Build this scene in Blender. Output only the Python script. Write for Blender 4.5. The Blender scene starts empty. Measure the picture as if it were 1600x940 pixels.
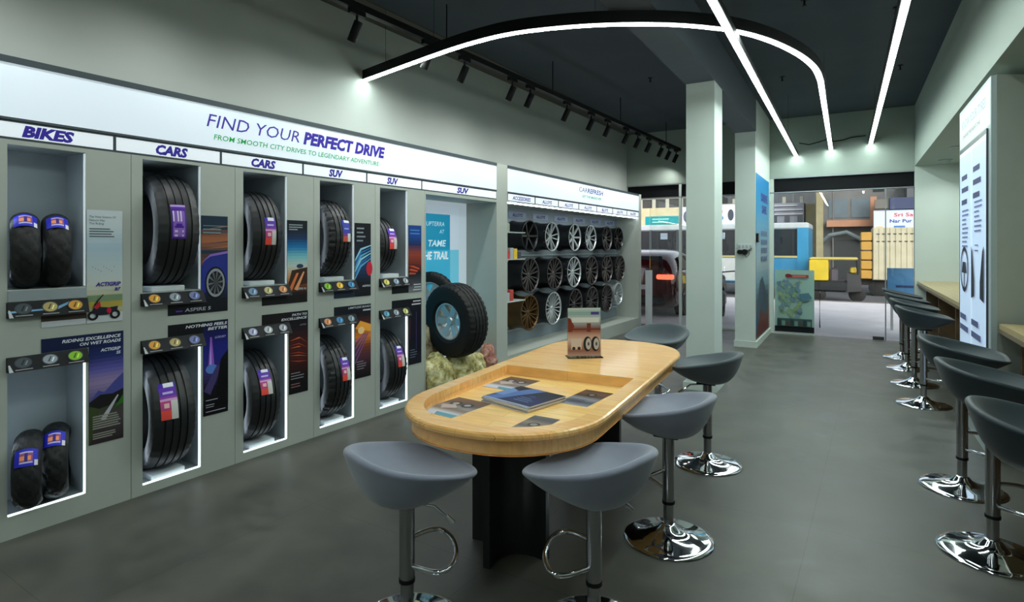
import bpy, math, random
from mathutils import Vector, Matrix, noise
from math import sin, cos, pi, radians as R
C = bpy.context.scene.collection
S = bpy.context.scene
# ------------------------------------------------------------------ camera, world, exposure
H = 1.45
TH = math.atan(530/900)
cam = bpy.data.cameras.new('camera'); co = bpy.data.objects.new('camera', cam); C.objects.link(co)
co.location = (0, 0, H); co.rotation_euler = (pi/2, 0, TH)
cam.sensor_width = 36; cam.lens = 36*900/1600; cam.shift_y = -84/1600; cam.clip_end = 300
S.camera = co
S.view_settings.view_transform = 'Standard'; S.view_settings.look = 'None'; S.view_settings.gamma = 1
S.view_settings.exposure = 0.14; S.view_settings.use_curve_mapping = False
w = bpy.data.worlds.new('world'); S.world = w; w.use_nodes = True
wn = w.node_tree; bg = wn.nodes['Background']
sky = wn.nodes.new('ShaderNodeTexSky'); sky.sky_type = 'NISHITA'; sky.sun_disc = False
sky.sun_elevation = R(32); sky.sun_rotation = R(150); sky.dust_density = 4; sky.air_density = 1.0
hs = wn.nodes.new('ShaderNodeHueSaturation'); hs.inputs['Saturation'].default_value = .35
wn.links.new(sky.outputs[0], hs.inputs['Color']); wn.links.new(hs.outputs[0], bg.inputs[0])
bg.inputs[1].default_value = 0.30
LED = 38.0            # strength of the ceiling light lines
LEDCOL = (0.86, 1.0, 0.95)
SPOTW = 9.0           # each track spotlight

# ------------------------------------------------------------------ materials
def lin(c):
    if isinstance(c, str): c = tuple(int(c[i:i+2], 16) for i in (0, 2, 4))
    return tuple((v/255/12.92 if v/255 <= .04045 else ((v/255+.055)/1.055)**2.4) for v in c[:3])
MATS = {}
def mat(name, col, rough=.6, metal=0, spec=.5, emit=0, ecol=None, noise_amt=0, nscale=8, bump=0, bscale=60, coat=0, sheen=0, stretch=None):
    if name in MATS: return MATS[name]
    m = bpy.data.materials.new(name); m.use_nodes = True; nt = m.node_tree; b = nt.nodes['Principled BSDF']
    c = lin(col); b.inputs['Base Color'].default_value = (*c, 1)
    b.inputs['Roughness'].default_value = rough; b.inputs['Metallic'].default_value = metal
    b.inputs['Specular IOR Level'].default_value = spec; b.inputs['Coat Weight'].default_value = coat
    b.inputs['Sheen Weight'].default_value = sheen
    tc = nt.nodes.new('ShaderNodeTexCoord'); src = tc.outputs['Object']
    if stretch:
        mp = nt.nodes.new('ShaderNodeMapping'); mp.inputs['Scale'].default_value = stretch
        nt.links.new(src, mp.inputs[0]); src = mp.outputs[0]
    n = nt.nodes.new('ShaderNodeTexNoise'); n.inputs['Scale'].default_value = nscale; n.inputs['Detail'].default_value = 5
    nt.links.new(src, n.inputs['Vector'])
    r = nt.nodes.new('ShaderNodeValToRGB'); k = noise_amt if noise_amt else .03
    r.color_ramp.elements[0].position = .3; r.color_ramp.elements[1].position = .7
    r.color_ramp.elements[0].color = (*[x*(1-k) for x in c], 1); r.color_ramp.elements[1].color = (*[min(1, x*(1+k)) for x in c], 1)
    nt.links.new(n.outputs['Fac'], r.inputs[0]); nt.links.new(r.outputs[0], b.inputs['Base Color'])
    if bump:
        n2 = nt.nodes.new('ShaderNodeTexNoise'); n2.inputs['Scale'].default_value = bscale; nt.links.new(src, n2.inputs['Vector'])
        bp = nt.nodes.new('ShaderNodeBump'); bp.inputs['Strength'].default_value = bump; bp.inputs['Distance'].default_value = .01
        nt.links.new(n2.outputs['Fac'], bp.inputs['Height']); nt.links.new(bp.outputs[0], b.inputs['Normal'])
    if emit:
        b.inputs['Emission Color'].default_value = (*(ecol if ecol else c), 1); b.inputs['Emission Strength'].default_value = emit
    MATS[name] = m; return m
def print_mat(name, emit=0, rough=.45, tint=(1, 1, 1)):
    if name in MATS: return MATS[name]
    m = bpy.data.materials.new(name); m.use_nodes = True; nt = m.node_tree; b = nt.nodes['Principled BSDF']
    a = nt.nodes.new('ShaderNodeAttribute'); a.attribute_name = 'Col'
    nt.links.new(a.outputs['Color'], b.inputs['Base Color']); b.inputs['Roughness'].default_value = rough; b.inputs['Specular IOR Level'].default_value = .25
    if emit:
        nt.links.new(a.outputs['Color'], b.inputs['Emission Color']); b.inputs['Emission Strength'].default_value = emit
    MATS[name] = m; return m
PRINT = print_mat('printed_surface'); BACKLIT = print_mat('backlit_print', .38); GLOWP = print_mat('glowing_print', 1.0)
SCREEN = print_mat('lit_panel_print', .42); DIMLIT = print_mat('dim_lit_print', .3)

def floor_mat():
    m = mat('polished_concrete', (86, 86, 80), .4, noise_amt=.16, nscale=1.3)
    nt = m.node_tree; b = nt.nodes['Principled BSDF']
    tc = nt.nodes.new('ShaderNodeTexCoord')
    n = nt.nodes.new('ShaderNodeTexNoise'); n.inputs['Scale'].default_value = 3.5; n.inputs['Detail'].default_value = 8; n.inputs['Roughness'].default_value = .65
    nt.links.new(tc.outputs['Object'], n.inputs['Vector'])
    mr = nt.nodes.new('ShaderNodeMapRange'); mr.inputs[1].default_value = .3; mr.inputs[2].default_value = .7; mr.inputs[3].default_value = .34; mr.inputs[4].default_value = .55
    nt.links.new(n.outputs['Fac'], mr.inputs[0]); nt.links.new(mr.outputs[0], b.inputs['Roughness'])
    mx = nt.nodes.new('ShaderNodeMixRGB'); mx.blend_type = 'MULTIPLY'; mx.inputs[0].default_value = 1
    r2 = nt.nodes.new('ShaderNodeValToRGB'); r2.color_ramp.elements[0].position = .35; r2.color_ramp.elements[0].color = (.72, .73, .74, 1); r2.color_ramp.elements[1].position = .65; r2.color_ramp.elements[1].color = (1.16, 1.14, 1.10, 1)
    nt.links.new(n.outputs['Fac'], r2.inputs[0])
    old = [l for l in nt.links if l.to_socket == b.inputs['Base Color']][0].from_socket
    nt.links.new(old, mx.inputs[1]); nt.links.new(r2.outputs[0], mx.inputs[2])
    # thin joints between slabs, set on the diagonal
    mp = nt.nodes.new('ShaderNodeMapping'); mp.inputs['Rotation'].default_value = (0, 0, R(2)); mp.inputs['Location'].default_value = (.3, .25, 0)
    nt.links.new(tc.outputs['Object'], mp.inputs[0])
    bk = nt.nodes.new('ShaderNodeTexBrick'); bk.offset = 0; bk.inputs['Scale'].default_value = 1; bk.inputs['Brick Width'].default_value = 1.2; bk.inputs['Row Height'].default_value = 1.2
    bk.inputs['Mortar Size'].default_value = .0015; bk.inputs['Mortar Smooth'].default_value = 0
    bk.inputs['Color1'].default_value = bk.inputs['Color2'].default_value = (1, 1, 1, 1); bk.inputs['Mortar'].default_value = (.62, .62, .62, 1)
    nt.links.new(mp.outputs[0], bk.inputs['Vector'])
    m2 = nt.nodes.new('ShaderNodeMixRGB'); m2.blend_type = 'MULTIPLY'; m2.inputs[0].default_value = 1
    nt.links.new(mx.outputs[0], m2.inputs[1]); nt.links.new(bk.outputs['Color'], m2.inputs[2]); nt.links.new(m2.outputs[0], b.inputs['Base Color'])
    return m
def wood_mat(name, c1, c2, c3, board, rough=.3, coat=.3, rot=0, length=.75):
    if name in MATS: return MATS[name]
    m = bpy.data.materials.new(name); m.use_nodes = True; nt = m.node_tree; b = nt.nodes['Principled BSDF']
    tc = nt.nodes.new('ShaderNodeTexCoord'); mp = nt.nodes.new('ShaderNodeMapping'); mp.inputs['Rotation'].default_value = (0, 0, R(rot))
    nt.links.new(tc.outputs['Object'], mp.inputs[0])
    bk = nt.nodes.new('ShaderNodeTexBrick'); bk.offset = .37; bk.offset_frequency = 2; bk.inputs['Scale'].default_value = 1
    bk.inputs['Brick Width'].default_value = length; bk.inputs['Row Height'].default_value = board; bk.inputs['Mortar Size'].default_value = .0006
    bk.inputs['Color1'].default_value = (*lin(c1), 1); bk.inputs['Color2'].default_value = (*lin(c2), 1); bk.inputs['Mortar'].default_value = (*lin(c3), 1); bk.inputs['Bias'].default_value = -.1
    nt.links.new(mp.outputs[0], bk.inputs['Vector'])
    m3 = nt.nodes.new('ShaderNodeMapping'); m3.inputs['Scale'].default_value = (2.5, 40, 8)
    nt.links.new(mp.outputs[0], m3.inputs[0])
    n = nt.nodes.new('ShaderNodeTexNoise'); n.inputs['Scale'].default_value = 2.2; n.inputs['Detail'].default_value = 6
    nt.links.new(m3.outputs[0], n.inputs['Vector'])
    r = nt.nodes.new('ShaderNodeValToRGB'); r.color_ramp.elements[0].position = .3; r.color_ramp.elements[0].color = (.86, .83, .78, 1); r.color_ramp.elements[1].position = .72; r.color_ramp.elements[1].color = (1.1, 1.1, 1.1, 1)
    nt.links.new(n.outputs['Fac'], r.inputs[0])
    mx = nt.nodes.new('ShaderNodeMixRGB'); mx.blend_type = 'MULTIPLY'; mx.inputs[0].default_value = 1
    nt.links.new(bk.outputs['Color'], mx.inputs[1]); nt.links.new(r.outputs[0], mx.inputs[2]); nt.links.new(mx.outputs[0], b.inputs['Base Color'])
    b.inputs['Roughness'].default_value = rough; b.inputs['Coat Weight'].default_value = coat; b.inputs['Coat Roughness'].default_value = .12
    MATS[name] = m; return m
def glass_mat():
    m = bpy.data.materials.new('clear_glass'); m.use_nodes = True; nt = m.node_tree
    for n in list(nt.nodes): nt.nodes.remove(n)
    o = nt.nodes.new('ShaderNodeOutputMaterial'); mx = nt.nodes.new('ShaderNodeMixShader')
    t = nt.nodes.new('ShaderNodeBsdfTransparent'); t.inputs[0].default_value = (.93, .96, .95, 1)
    g = nt.nodes.new('ShaderNodeBsdfGlossy'); g.inputs['Roughness'].default_value = .01
    f = nt.nodes.new('ShaderNodeFresnel'); f.inputs[0].default_value = 1.5
    nt.links.new(f.outputs[0], mx.inputs[0]); nt.links.new(t.outputs[0], mx.inputs[1]); nt.links.new(g.outputs[0], mx.inputs[2]); nt.links.new(mx.outputs[0], o.inputs[0])
    return m
GLASS = glass_mat(); MATS['clear_glass'] = GLASS
M_WALL = mat('sage_wall_paint', (174, 181, 175), .7, noise_amt=.02, nscale=3)
M_FASCIA = mat('pale_green_wall_paint', (152, 164, 154), .7, noise_amt=.02, nscale=3)
M_PILL = mat('pale_pillar_paint', (200, 210, 203), .7, noise_amt=.02, nscale=3)
M_CAB = mat('sage_laminate', (176, 182, 174), .5, noise_amt=.02)
M_NICHE = mat('niche_laminate_grey', (150, 160, 165), .45)
M_CEIL = mat('charcoal_ceiling_paint', (66, 74, 82), .8, noise_amt=.08, nscale=2)
M_BEAM = mat('charcoal_beam_paint', (84, 91, 98), .8)
M_BROWN = mat('taupe_ceiling_border', (88, 84, 76), .8)
M_BLACK = mat('black_powder_coat', (10, 11, 12), .5, spec=.25)
M_LED = mat('light_diffuser', (255, 255, 255), .5, emit=LED, ecol=LEDCOL)
M_NLED = mat('niche_light_strip', (255, 255, 255), .5, emit=2.2, ecol=(.78, .93, 1))
M_CHROME = mat('chrome', (215, 218, 222), .06, metal=1)
M_BRUSH = mat('satin_chrome', (175, 175, 178), .2, metal=1)
M_RUB = mat('black_rubber', (16, 19, 23), .5, noise_amt=.15, nscale=30, spec=.6)
M_RUBM = mat('matt_black_rubber', (12, 13, 14), .65, noise_amt=.15, nscale=30)
M_TREAD = mat('treaded_black_rubber', (15, 18, 20), .6, noise_amt=.2, nscale=30)
def _tread():
    nt = M_TREAD.node_tree; b = nt.nodes['Principled BSDF']; tc = nt.nodes.new('ShaderNodeTexCoord')
    v = nt.nodes.new('ShaderNodeTexVoronoi'); v.feature = 'DISTANCE_TO_EDGE'; v.inputs['Scale'].default_value = 34
    nt.links.new(tc.outputs['Object'], v.inputs['Vector'])
    m_ = nt.nodes.new('ShaderNodeMath'); m_.operation = 'GREATER_THAN'; m_.inputs[1].default_value = .09; nt.links.new(v.outputs['Distance'], m_.inputs[0])
    bp = nt.nodes.new('ShaderNodeBump'); bp.inputs['Strength'].default_value = 1; bp.inputs['Distance'].default_value = .006
    nt.links.new(m_.outputs[0], bp.inputs['Height']); nt.links.new(bp.outputs[0], b.inputs['Normal'])
_tread()
M_GREY = mat('grey_velvet', (128, 133, 150), .85, noise_amt=.07, nscale=9, bump=.15, bscale=500, sheen=.5)
M_DARK = mat('charcoal_leatherette', (34, 46, 52), .5, noise_amt=.06, bump=.1, bscale=300, spec=.4, sheen=.1)
M_TEAL = mat('slate_velvet', (70, 80, 86), .8, noise_amt=.06, bump=.1, bscale=400, sheen=.3)
M_OAK = wood_mat('honey_oak_butcher_block', (255, 204, 128), (250, 184, 104), (206, 142, 76), .045, .3, .4, 90, .55)
M_OAKE = wood_mat('honey_oak_edge', (255, 200, 128), (252, 192, 118), (220, 165, 100), .3, .35, .3, 90, 5)
M_TRAY = wood_mat('honey_oak_tray_boards', (255, 212, 136), (250, 194, 114), (150, 104, 54), .075, .34, .15, 90, 1.6)
M_LEG = mat('black_ash_veneer', (30, 32, 36), .34, noise_amt=.2, nscale=6, stretch=(20, 20, 1))
M_COUNTER = wood_mat('pale_ply_counter', (176, 158, 118), (168, 150, 110), (150, 130, 92), .4, .45, .1, 90, 4)
M_COUNTERE = mat('ply_counter_edge', (112, 98, 76), .6)
M_BWOOD = wood_mat('brown_wood_panelling', (112, 90, 66), (92, 72, 52), (60, 45, 32), .5, .5, 0, 0, 4)
M_ALU = mat('aluminium_frame', (150, 156, 160), .4, metal=.6)
M_DFRAME = mat('dark_sign_frame', (58, 68, 74), .4)
M_WHITE = mat('white_plastic', (205, 212, 216), .4)
M_SILVER = mat('silver_alloy', (205, 212, 214), .28, metal=.55)
M_DALLOY = mat('black_alloy', (22, 22, 25), .3, spec=.6)
M_GREYAL = mat('machined_grey_alloy', (90, 86, 86), .35, metal=.6)
M_BRONZE = mat('bronze_alloy', (110, 82, 48), .38, metal=.6)

# ------------------------------------------------------------------ mesh builder
class MB:
    def __init__(s): s.v = []; s.f = []; s.c = []; s.T = Matrix()
    def tr(s, T): s.T = T; return s
    def _p(s, p): s.v.append(s.T @ Vector(p)); return len(s.v)-1
    def face(s, pts, col=None):
        s.f.append([s._p(p) for p in pts]); s.c.append(col); return s
    def box(s, x0, x1, y0, y1, z0, z1, bev=0):
        if bev:
            b = bev; st = []
            for (z, i) in ((z0, b), (z0+b, 0), (z1-b, 0), (z1, b)):
                ring = []
                for (cx, cy, sx, sy) in ((x0, y0, 1, 1), (x1, y0, -1, 1), (x1, y1, -1, -1), (x0, y1, 1, -1)):
                    if (sx > 0) == (sy > 0): pts = [(cx+sx*i, cy+sy*(b+i)), (cx+sx*(b+i), cy+sy*i)]
                    else: pts = [(cx+sx*(b+i), cy+sy*i), (cx+sx*i, cy+sy*(b+i))]
                    ring += pts
                st.append([(a, c_, z) for a, c_ in ring])
            s.rings(st, caps=True); return s
        p = [(x0, y0, z0), (x1, y0, z0), (x1, y1, z0), (x0, y1, z0), (x0, y0, z1), (x1, y0, z1), (x1, y1, z1), (x0, y1, z1)]
        i = [s._p(q) for q in p]
        for q in ((0, 3, 2, 1), (4, 5, 6, 7), (0, 1, 5, 4), (1, 2, 6, 5), (2, 3, 7, 6), (3, 0, 4, 7)): s.f.append([i[k] for k in q]); s.c.append(None)
        return s
    def rings(s, rs, close=True, caps=False, loop=False, col=None):
        idx = [[s._p(p) for p in r] for r in rs]; n = len(idx[0])
        rng = range(len(idx)) if loop else range(len(idx)-1)
        for a in rng:
            A, B = idx[a], idx[(a+1) % len(idx)]
            for k in range(n if close else n-1):
                l = (k+1) % n; s.f.append([A[k], A[l], B[l], B[k]]); s.c.append(col)
        if caps: s.f.append(idx[0][::-1]); s.f.append(idx[-1][:]); s.c += [col, col]
        return s
    def lathe(s, prof, n=32, axis='z', loop=False, mod=None, caps=False):
        rs = []
        for j, (r, h) in enumerate(prof):
            ring = []
            for k in range(n):
                a = 2*pi*k/n; rr = r + (mod(j, k) if mod else 0)
                x, y = rr*cos(a), rr*sin(a)
                ring.append((x, y, h) if axis == 'z' else ((h, x, y) if axis == 'x' else (x, h, y)))
            rs.append(ring)
        return s.rings(rs, loop=loop, caps=caps)
    def tube(s, pts, r, n=10, cap=True, closed=False):
        P = [Vector(p) for p in pts]; rs = []; up = Vector((0, 0, 1)); N = len(P)
        for i, p in enumerate(P):
            if closed: t = P[(i+1) % N]-P[i-1]
            else: t = P[min(i+1, N-1)]-P[max(i-1, 0)]
            t.normalize(); a = t.cross(up)
            if a.length < .05: a = t.cross(Vector((1, 0, 0)))
            a.normalize(); b = a.cross(t).normalized()
            rr = r[i] if isinstance(r, (list, tuple)) else r
            rs.append([p+a*rr*cos(2*pi*k/n)+b*rr*sin(2*pi*k/n) for k in range(n)])
        return s.rings(rs, caps=cap and not closed, loop=closed)
    def prism(s, pts, z0, z1):
        return s.rings([[(x, y, z0) for x, y in pts], [(x, y, z1) for x, y in pts]], caps=True)
    def build(s, name, m, parent=None, smooth=False, M=None):
        me = bpy.data.meshes.new(name); me.from_pydata([tuple(v) for v in s.v], [], s.f)
        if any(c is not None for c in s.c):
            at = me.attributes.new('Col', 'FLOAT_COLOR', 'CORNER'); k = 0; buf = []
            for f, c in zip(s.f, s.c):
                cc = (*(c or (.5, .5, .5)), 1)
                for _ in f: buf.extend(cc)
            at.data.foreach_set('color', buf)
        else:
            import bmesh
            bm = bmesh.new(); bm.from_mesh(me); bmesh.ops.recalc_face_normals(bm, faces=bm.faces); bm.to_mesh(me); bm.free()
        me.materials.append(m)
        if smooth:
            me.polygons.foreach_set('use_smooth', [True]*len(me.polygons))
            if smooth is not True:
                try: me.set_sharp_from_angle(angle=R(smooth))
                except Exception: pass
        me.update()
        o = bpy.data.objects.new(name, me); C.objects.link(o)
        if M is not None: o.matrix_world = M
        if parent: o.parent = parent
        return o
def tag(o, label, cat, group=None, kind=None):
    o['label'] = label; o['category'] = cat
    if group: o['group'] = group
    if kind: o['kind'] = kind
    return o
def thing(name, label, cat, loc=(0, 0, 0), rz=0, group=None, M=None):
    o = bpy.data.objects.new(name, None); o.empty_display_size = .05; C.objects.link(o)
    if M is not None: o.matrix_world = M
    else: o.location = loc; o.rotation_euler = (0, 0, rz)
    return tag(o, label, cat, group)
def struct(o): o['kind'] = 'structure'; return o
def copy_tree(o, parent=None):
    c = o.copy(); C.objects.link(c); c.parent = parent
    for ch in list(o.children): copy_tree(ch, c)
    return c
def local(parent, x, y, z, rx=0, ry=0, rz=0):
    return parent @ Matrix.Translation((x, y, z)) @ Matrix.Rotation(rz, 4, 'Z') @ Matrix.Rotation(ry, 4, 'Y') @ Matrix.Rotation(rx, 4, 'X')

# ------------------------------------------------------------------ printed artwork (flat layered inks on a board)
TXT = {}
def text_polys(s, bold, shear):
    k = (s, bold, shear)
    if k in TXT: return TXT[k]
    cu = bpy.data.curves.new('t', 'FONT'); cu.body = s; cu.size = 1; cu.resolution_u = 2; cu.offset = bold; cu.shear = shear
    o = bpy.data.objects.new('t', cu); C.objects.link(o); dg = bpy.context.evaluated_depsgraph_get()
    me = bpy.data.meshes.new_from_object(o.evaluated_get(dg))
    vs = [(v.co.x, v.co.y) for v in me.vertices]; fs = [list(p.vertices) for p in me.polygons]
    bpy.data.objects.remove(o); bpy.data.curves.remove(cu); bpy.data.meshes.remove(me)
    if not vs: vs = [(0, 0)]
    x0 = min(v[0] for v in vs); x1 = max(v[0] for v in vs); y0 = 0; y1 = .73
    TXT[k] = (vs, fs, x0, x1); return TXT[k]
def mixc(a, b, t): return tuple(a[i]*(1-t)+b[i]*t for i in range(3))
class Art:
    """x to the right, y up, on the plane local (x, -z layer, y); seen from -y"""
    def __init__(s, step=.0004): s.mb = MB(); s.l = 0; s.step = step
    def _f(s, pts, c, l=None):
        d = -(s.l if l is None else l)*s.step
        s.mb.face([(x, d, y) for x, y in pts], c)
    def up(s): s.l += 1; return s
    def rect(s, x0, y0, x1, y1, c): s._f([(x0, y0), (x1, y0), (x1, y1), (x0, y1)], lin(c)); s.up(); return s
    def poly(s, pts, c): s._f(pts, lin(c)); s.up(); return s
    def ell(s, cx, cy, rx, ry, c, n=20): return s.poly([(cx+rx*cos(2*pi*k/n), cy+ry*sin(2*pi*k/n)) for k in range(n)], c)
    def ring(s, cx, cy, r0, r1, c, n=24, ax=1):
        for k in range(n):
            a, b = 2*pi*k/n, 2*pi*(k+1)/n
            s._f([(cx+ax*r0*cos(a), cy+r0*sin(a)), (cx+ax*r1*cos(a), cy+r1*sin(a)), (cx+ax*r1*cos(b), cy+r1*sin(b)), (cx+ax*r0*cos(b), cy+r0*sin(b))], lin(c))
        s.up(); return s
    def grad(s, x0, y0, x1, y1, cols, n=14, horiz=False):
        cs = [lin(c) for c in cols]
        for k in range(n):
            t = (k+.5)/n*(len(cs)-1); i = min(int(t), len(cs)-2); c = mixc(cs[i], cs[i+1], t-i)
            a, b = k/n, (k+1)/n
            if horiz: s._f([(x0+(x1-x0)*a, y0), (x0+(x1-x0)*b, y0), (x0+(x1-x0)*b, y1), (x0+(x1-x0)*a, y1)], c)
            else: s._f([(x0, y0+(y1-y0)*a), (x1, y0+(y1-y0)*a), (x1, y0+(y1-y0)*b), (x0, y0+(y1-y0)*b)], c)
        s.up(); return s
    def text(s, st, x, y, h, c, w=None, bold=0, it=0, align='l'):
        vs, fs, a, b = text_polys(st, bold, it); sc = h/.73; wx = (w/(b-a)) if w else sc
        W = (b-a)*wx; ox = x - (W if align == 'r' else W/2 if align == 'c' else 0)
        cc = lin(c)
        for f in fs: s._f([(ox+(vs[i][0]-a)*wx, y+vs[i][1]*sc) for i in f], cc)
        s.up(); return s
    def lines(s, x, y, w, n, pitch, h, c, seed=0, align='l'):
        rr = random.Random(seed)
        for k in range(n):
            q = w*(.6+.4*rr.random()); x0 = x if align == 'l' else x-q
            s._f([(x0, y-k*pitch), (x0+q, y-k*pitch), (x0+q, y-k*pitch+h), (x0, y-k*pitch+h)], lin(c))
        s.up(); return s
    def board(s, x0, y0, x1, y1, t, c):
        cc = lin(c); y = t
        p = lambda x, d, z: (x, d, z)
        for q in ([(x0, t, y0), (x0, t, y1), (x1, t, y1), (x1, t, y0)], [(x0, 0, y0), (x1, 0, y0), (x1, t, y0), (x0, t, y0)], [(x0, 0, y1), (x0, t, y1), (x1, t, y1), (x1, 0, y1)],
                  [(x0, 0, y0), (x0, t, y0), (x0, t, y1), (x0, 0, y1)], [(x1, 0, y0), (x1, 0, y1), (x1, t, y1), (x1, t, y0)], [(x0, 0, y0), (x0, 0, y1), (x1, 0, y1), (x1, 0, y0)]):
            s.mb.face(q, cc)
        s.l = max(s.l, 1); return s
    def build(s, name, m=None, parent=None, M=None): return s.mb.build(name, m or PRINT, parent, M=M)

# ------------------------------------------------------------------ the room
P0 = Vector((-3.597, 1.160, 0)); DLA = math.atan(575/900)-TH
WM = Matrix.Translation(P0) @ Matrix.Rotation(pi/2-DLA, 4, 'Z')      # local x along the display wall, y into it, z up
def wbox(name, m, *b, parent=None):
    mb = MB(); mb.box(*b); return mb.build(name, m, parent, M=None if parent else WM)
YB = 10.62; CZ = 3.6; XR = .83; SB = .45
struct(MB().box(-5, 3, -3, YB+.06, -.1, 0).build('floor', floor_mat()))
struct(MB().box(-5, 2, -3, YB+.3, CZ, CZ+.15).build('ceiling', M_CEIL))
mb = MB(); mb.box(-4.6, 9.62, SB, SB+.3, 1.992, CZ).box(-4.6, 9.62, .75, .9, 0, 1.992); struct(mb.build('wall_left', M_WALL, M=WM))
struct(wbox('trim_1', M_BROWN, -4.6, 9.44, SB-.33, SB, CZ-.012, CZ))
struct(MB().box(-4.6, 2, -3.1, -3, 0, CZ).build('wall_back', M_WALL))
# front of the shop: fascia over the glass
mb = MB(); mb.box(-3.9, XR, YB, YB+.16, 2.62, CZ)
struct(mb.build('wall_front', M_FASCIA))
# pier and poster wall
struct(MB().box(-1.467, -1.19, 8.93, YB+.02, 0, CZ).build('wall_partition', M_PILL))
struct(MB().box(-1.48, -1.17, 8.91, YB, 0, .09).build('baseboard_partition', M_PILL))
struct(MB().box(-1.467, -1.18, -3, 8.93, 3.12, CZ-.001).build('ceiling_beam', M_BEAM))
tag(MB().box(-1.46, -1.18, 6.0, 6.4, .075, 3.12).box(-1.485, -1.155, 5.975, 6.425, 0, .075).build('pillar', M_PILL), 'square pale green pillar beyond the oak table', 'pillar', kind='structure')
# right side: soffit, recess
struct(MB().box(XR, 2, -3, YB+.16, 2.68, CZ).build('wall_soffit', M_FASCIA))
struct(MB().box(1.5, 1.6, -3, YB, 0, 2.68).build('wall_right', M_WALL))
struct(MB().box(XR, 1.5, YB, YB+.16, 0, 2.68).build('wall_return', M_PILL))
# right totem pier with slanted near side
struct(MB().prism([(XR+.02, 5.02), (1.5, 5.45), (1.5, 6.33), (XR+.02, 6.33)], 0, 2.62).build('wall_pier', M_CAB))
# street front dark canopy outside and head frame
struct(MB().box(-6, 3, YB+.16, 12.4, 2.64, 2.8).build('ceiling_canopy', mat('black_canopy', (8, 8, 10), .8)))
struct(MB().box(-4.2, .95, YB+.06, YB+.12, 2.36, 2.63).build('trim_2', mat('navy_head_panel', (6, 7, 12), .6, spec=.2)))
# the display wall: plinth behind, posts
struct(wbox('wall_display_end', M_CAB, -4.6, -.045, 0, SB, 0, 2.37))
M_SEAM = mat('dark_seam', (70, 73, 68), .7)

def cabinet(label, u0, u1, opens, inner=SB, tall=False):
    """front skin with openings, liners, back; opens = [(x0,x1,z0,z1,depth)]"""
    t = thing('display_cabinet', label, 'cabinet', M=WM @ Matrix.Translation((u0, 0, 0)), group='tyre display cabinets')
    g = .0015; W = u1-u0; top = 1.985
    mb = MB(); L = [o[0]-u0 for o in opens]; xa, xb = opens[0][0]-u0, opens[0][1]-u0
    mb.box(g, xa, 0, .02, 0, top); mb.box(xb, W-g, 0, .02, 0, top)
    zs = [0]
    for o in sorted(opens, key=lambda q: q[2]): zs += [o[2], o[3]]
    zs.append(top)
    for i in range(0, len(zs), 2): mb.box(xa, xb, 0, .02, zs[i], zs[i+1])
    mb.build('front_panel', M_CAB, t)
    for o in opens:
        mb = MB(); d = o[4]; z0, z1 = o[2], o[3]; e = .012
        mb.box(xa-e, xa, .02, d, z0-e, z1+e); mb.box(xb, xb+e, .02, d, z0-e, z1+e)
        mb.box(xa, xb, .02, d, z0-e, z0); mb.box(xa, xb, .02, d, z1, z1+e); mb.box(xa-e, xb+e, d, d+e, z0-e, z1+e)
        mb.build('niche_lining', M_NICHE, t)
        low = z0 < .5
        mb = MB(); mb.box(xb-.0055, xb-.001, .002, .018, z0+.004, z1-.004)
        if low: mb.box(xa+.005, xb-.009, .002, .018, z0+.001, z0+.0055)
        mb.build('light_strip', M_NLED if low else mat('soft_light_strip', (225, 235, 240), .5, emit=.28, ecol=(.8, .93, 1)), t)
        MB().box(xa+.0005, xa+.005, .026, .040, z0+.06, z1-.03).build('light_strip', mat('side_light', (255, 255, 255), .5, emit=9, ecol=(.74, .88, 1)), t)
    return t
def icon_panel(t, x0, x1, z0, z1, icons, name='feature_panel', seed=0, road=False, prot=.05):
    """wedge shaped panel that leans out at the bottom, three round icons"""
    M = Matrix.Translation((0, 0, 0))
    mb = MB()
    ang = math.atan2(prot-.01, z1-z0)
    mb.rings([[(x0, 0, z0), (x0, -prot, z0), (x0, -.01, z1), (x0, 0, z1)], [(x1, 0, z0), (x1, -prot, z0), (x1, -.01, z1), (x1, 0, z1)]], caps=True)
    p = mb.build(name, M_BLACK, t)
    a = Art(); w = x1-x0; h = math.hypot(z1-z0, prot-.01)
    a.rect(0, 0, w, h, (10, 12, 18))
    if road: a.poly([(0, h*.45), (w*.55, h*.5), (w*.8, h*.95), (w*.84, h*.9), (w*.6, h*.4), (0, h*.33)], (120, 170, 210))
    n = len(icons)
    for i, c in enumerate(icons):
        cx = w*(.18+.32*i); a.ell(cx, h*.58, .036, h*.36, (60, 64, 70)).ell(cx, h*.58, .031, h*.31, c)
        a.poly([(cx-.012, h*.45), (cx+.002, h*.78), (cx+.008, h*.78), (cx-.004, h*.42)], tuple(int(v*.5) for v in c))
        a.poly([(cx+.004, h*.42), (cx+.014, h*.7), (cx+.02, h*.68), (cx+.01, h*.4)], tuple(min(255, int(v*1.4)+30) for v in c))
        a.rect(cx-.035, h*.1, cx+.035, h*.16, (150, 150, 150))
    a.poly([(0, 0), (.018, 0), (.006, h*.5), (0, h*.5)], (190, 195, 200))
    Mx = Matrix.Translation((x0, -prot-.0006, z0)) @ Matrix.Rotation(-ang, 4, 'X')
    o = a.build('icon_print', PRINT, p); o.matrix_local = Mx
    return p
GOLD = (225, 160, 60); SILV = (150, 160, 172); BLU = (110, 120, 170); YEL = (190, 170, 110); GRN = (140, 200, 50); GRY = (70, 78, 84); ORG = (215, 140, 90); CYB = (60, 130, 180)
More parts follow.
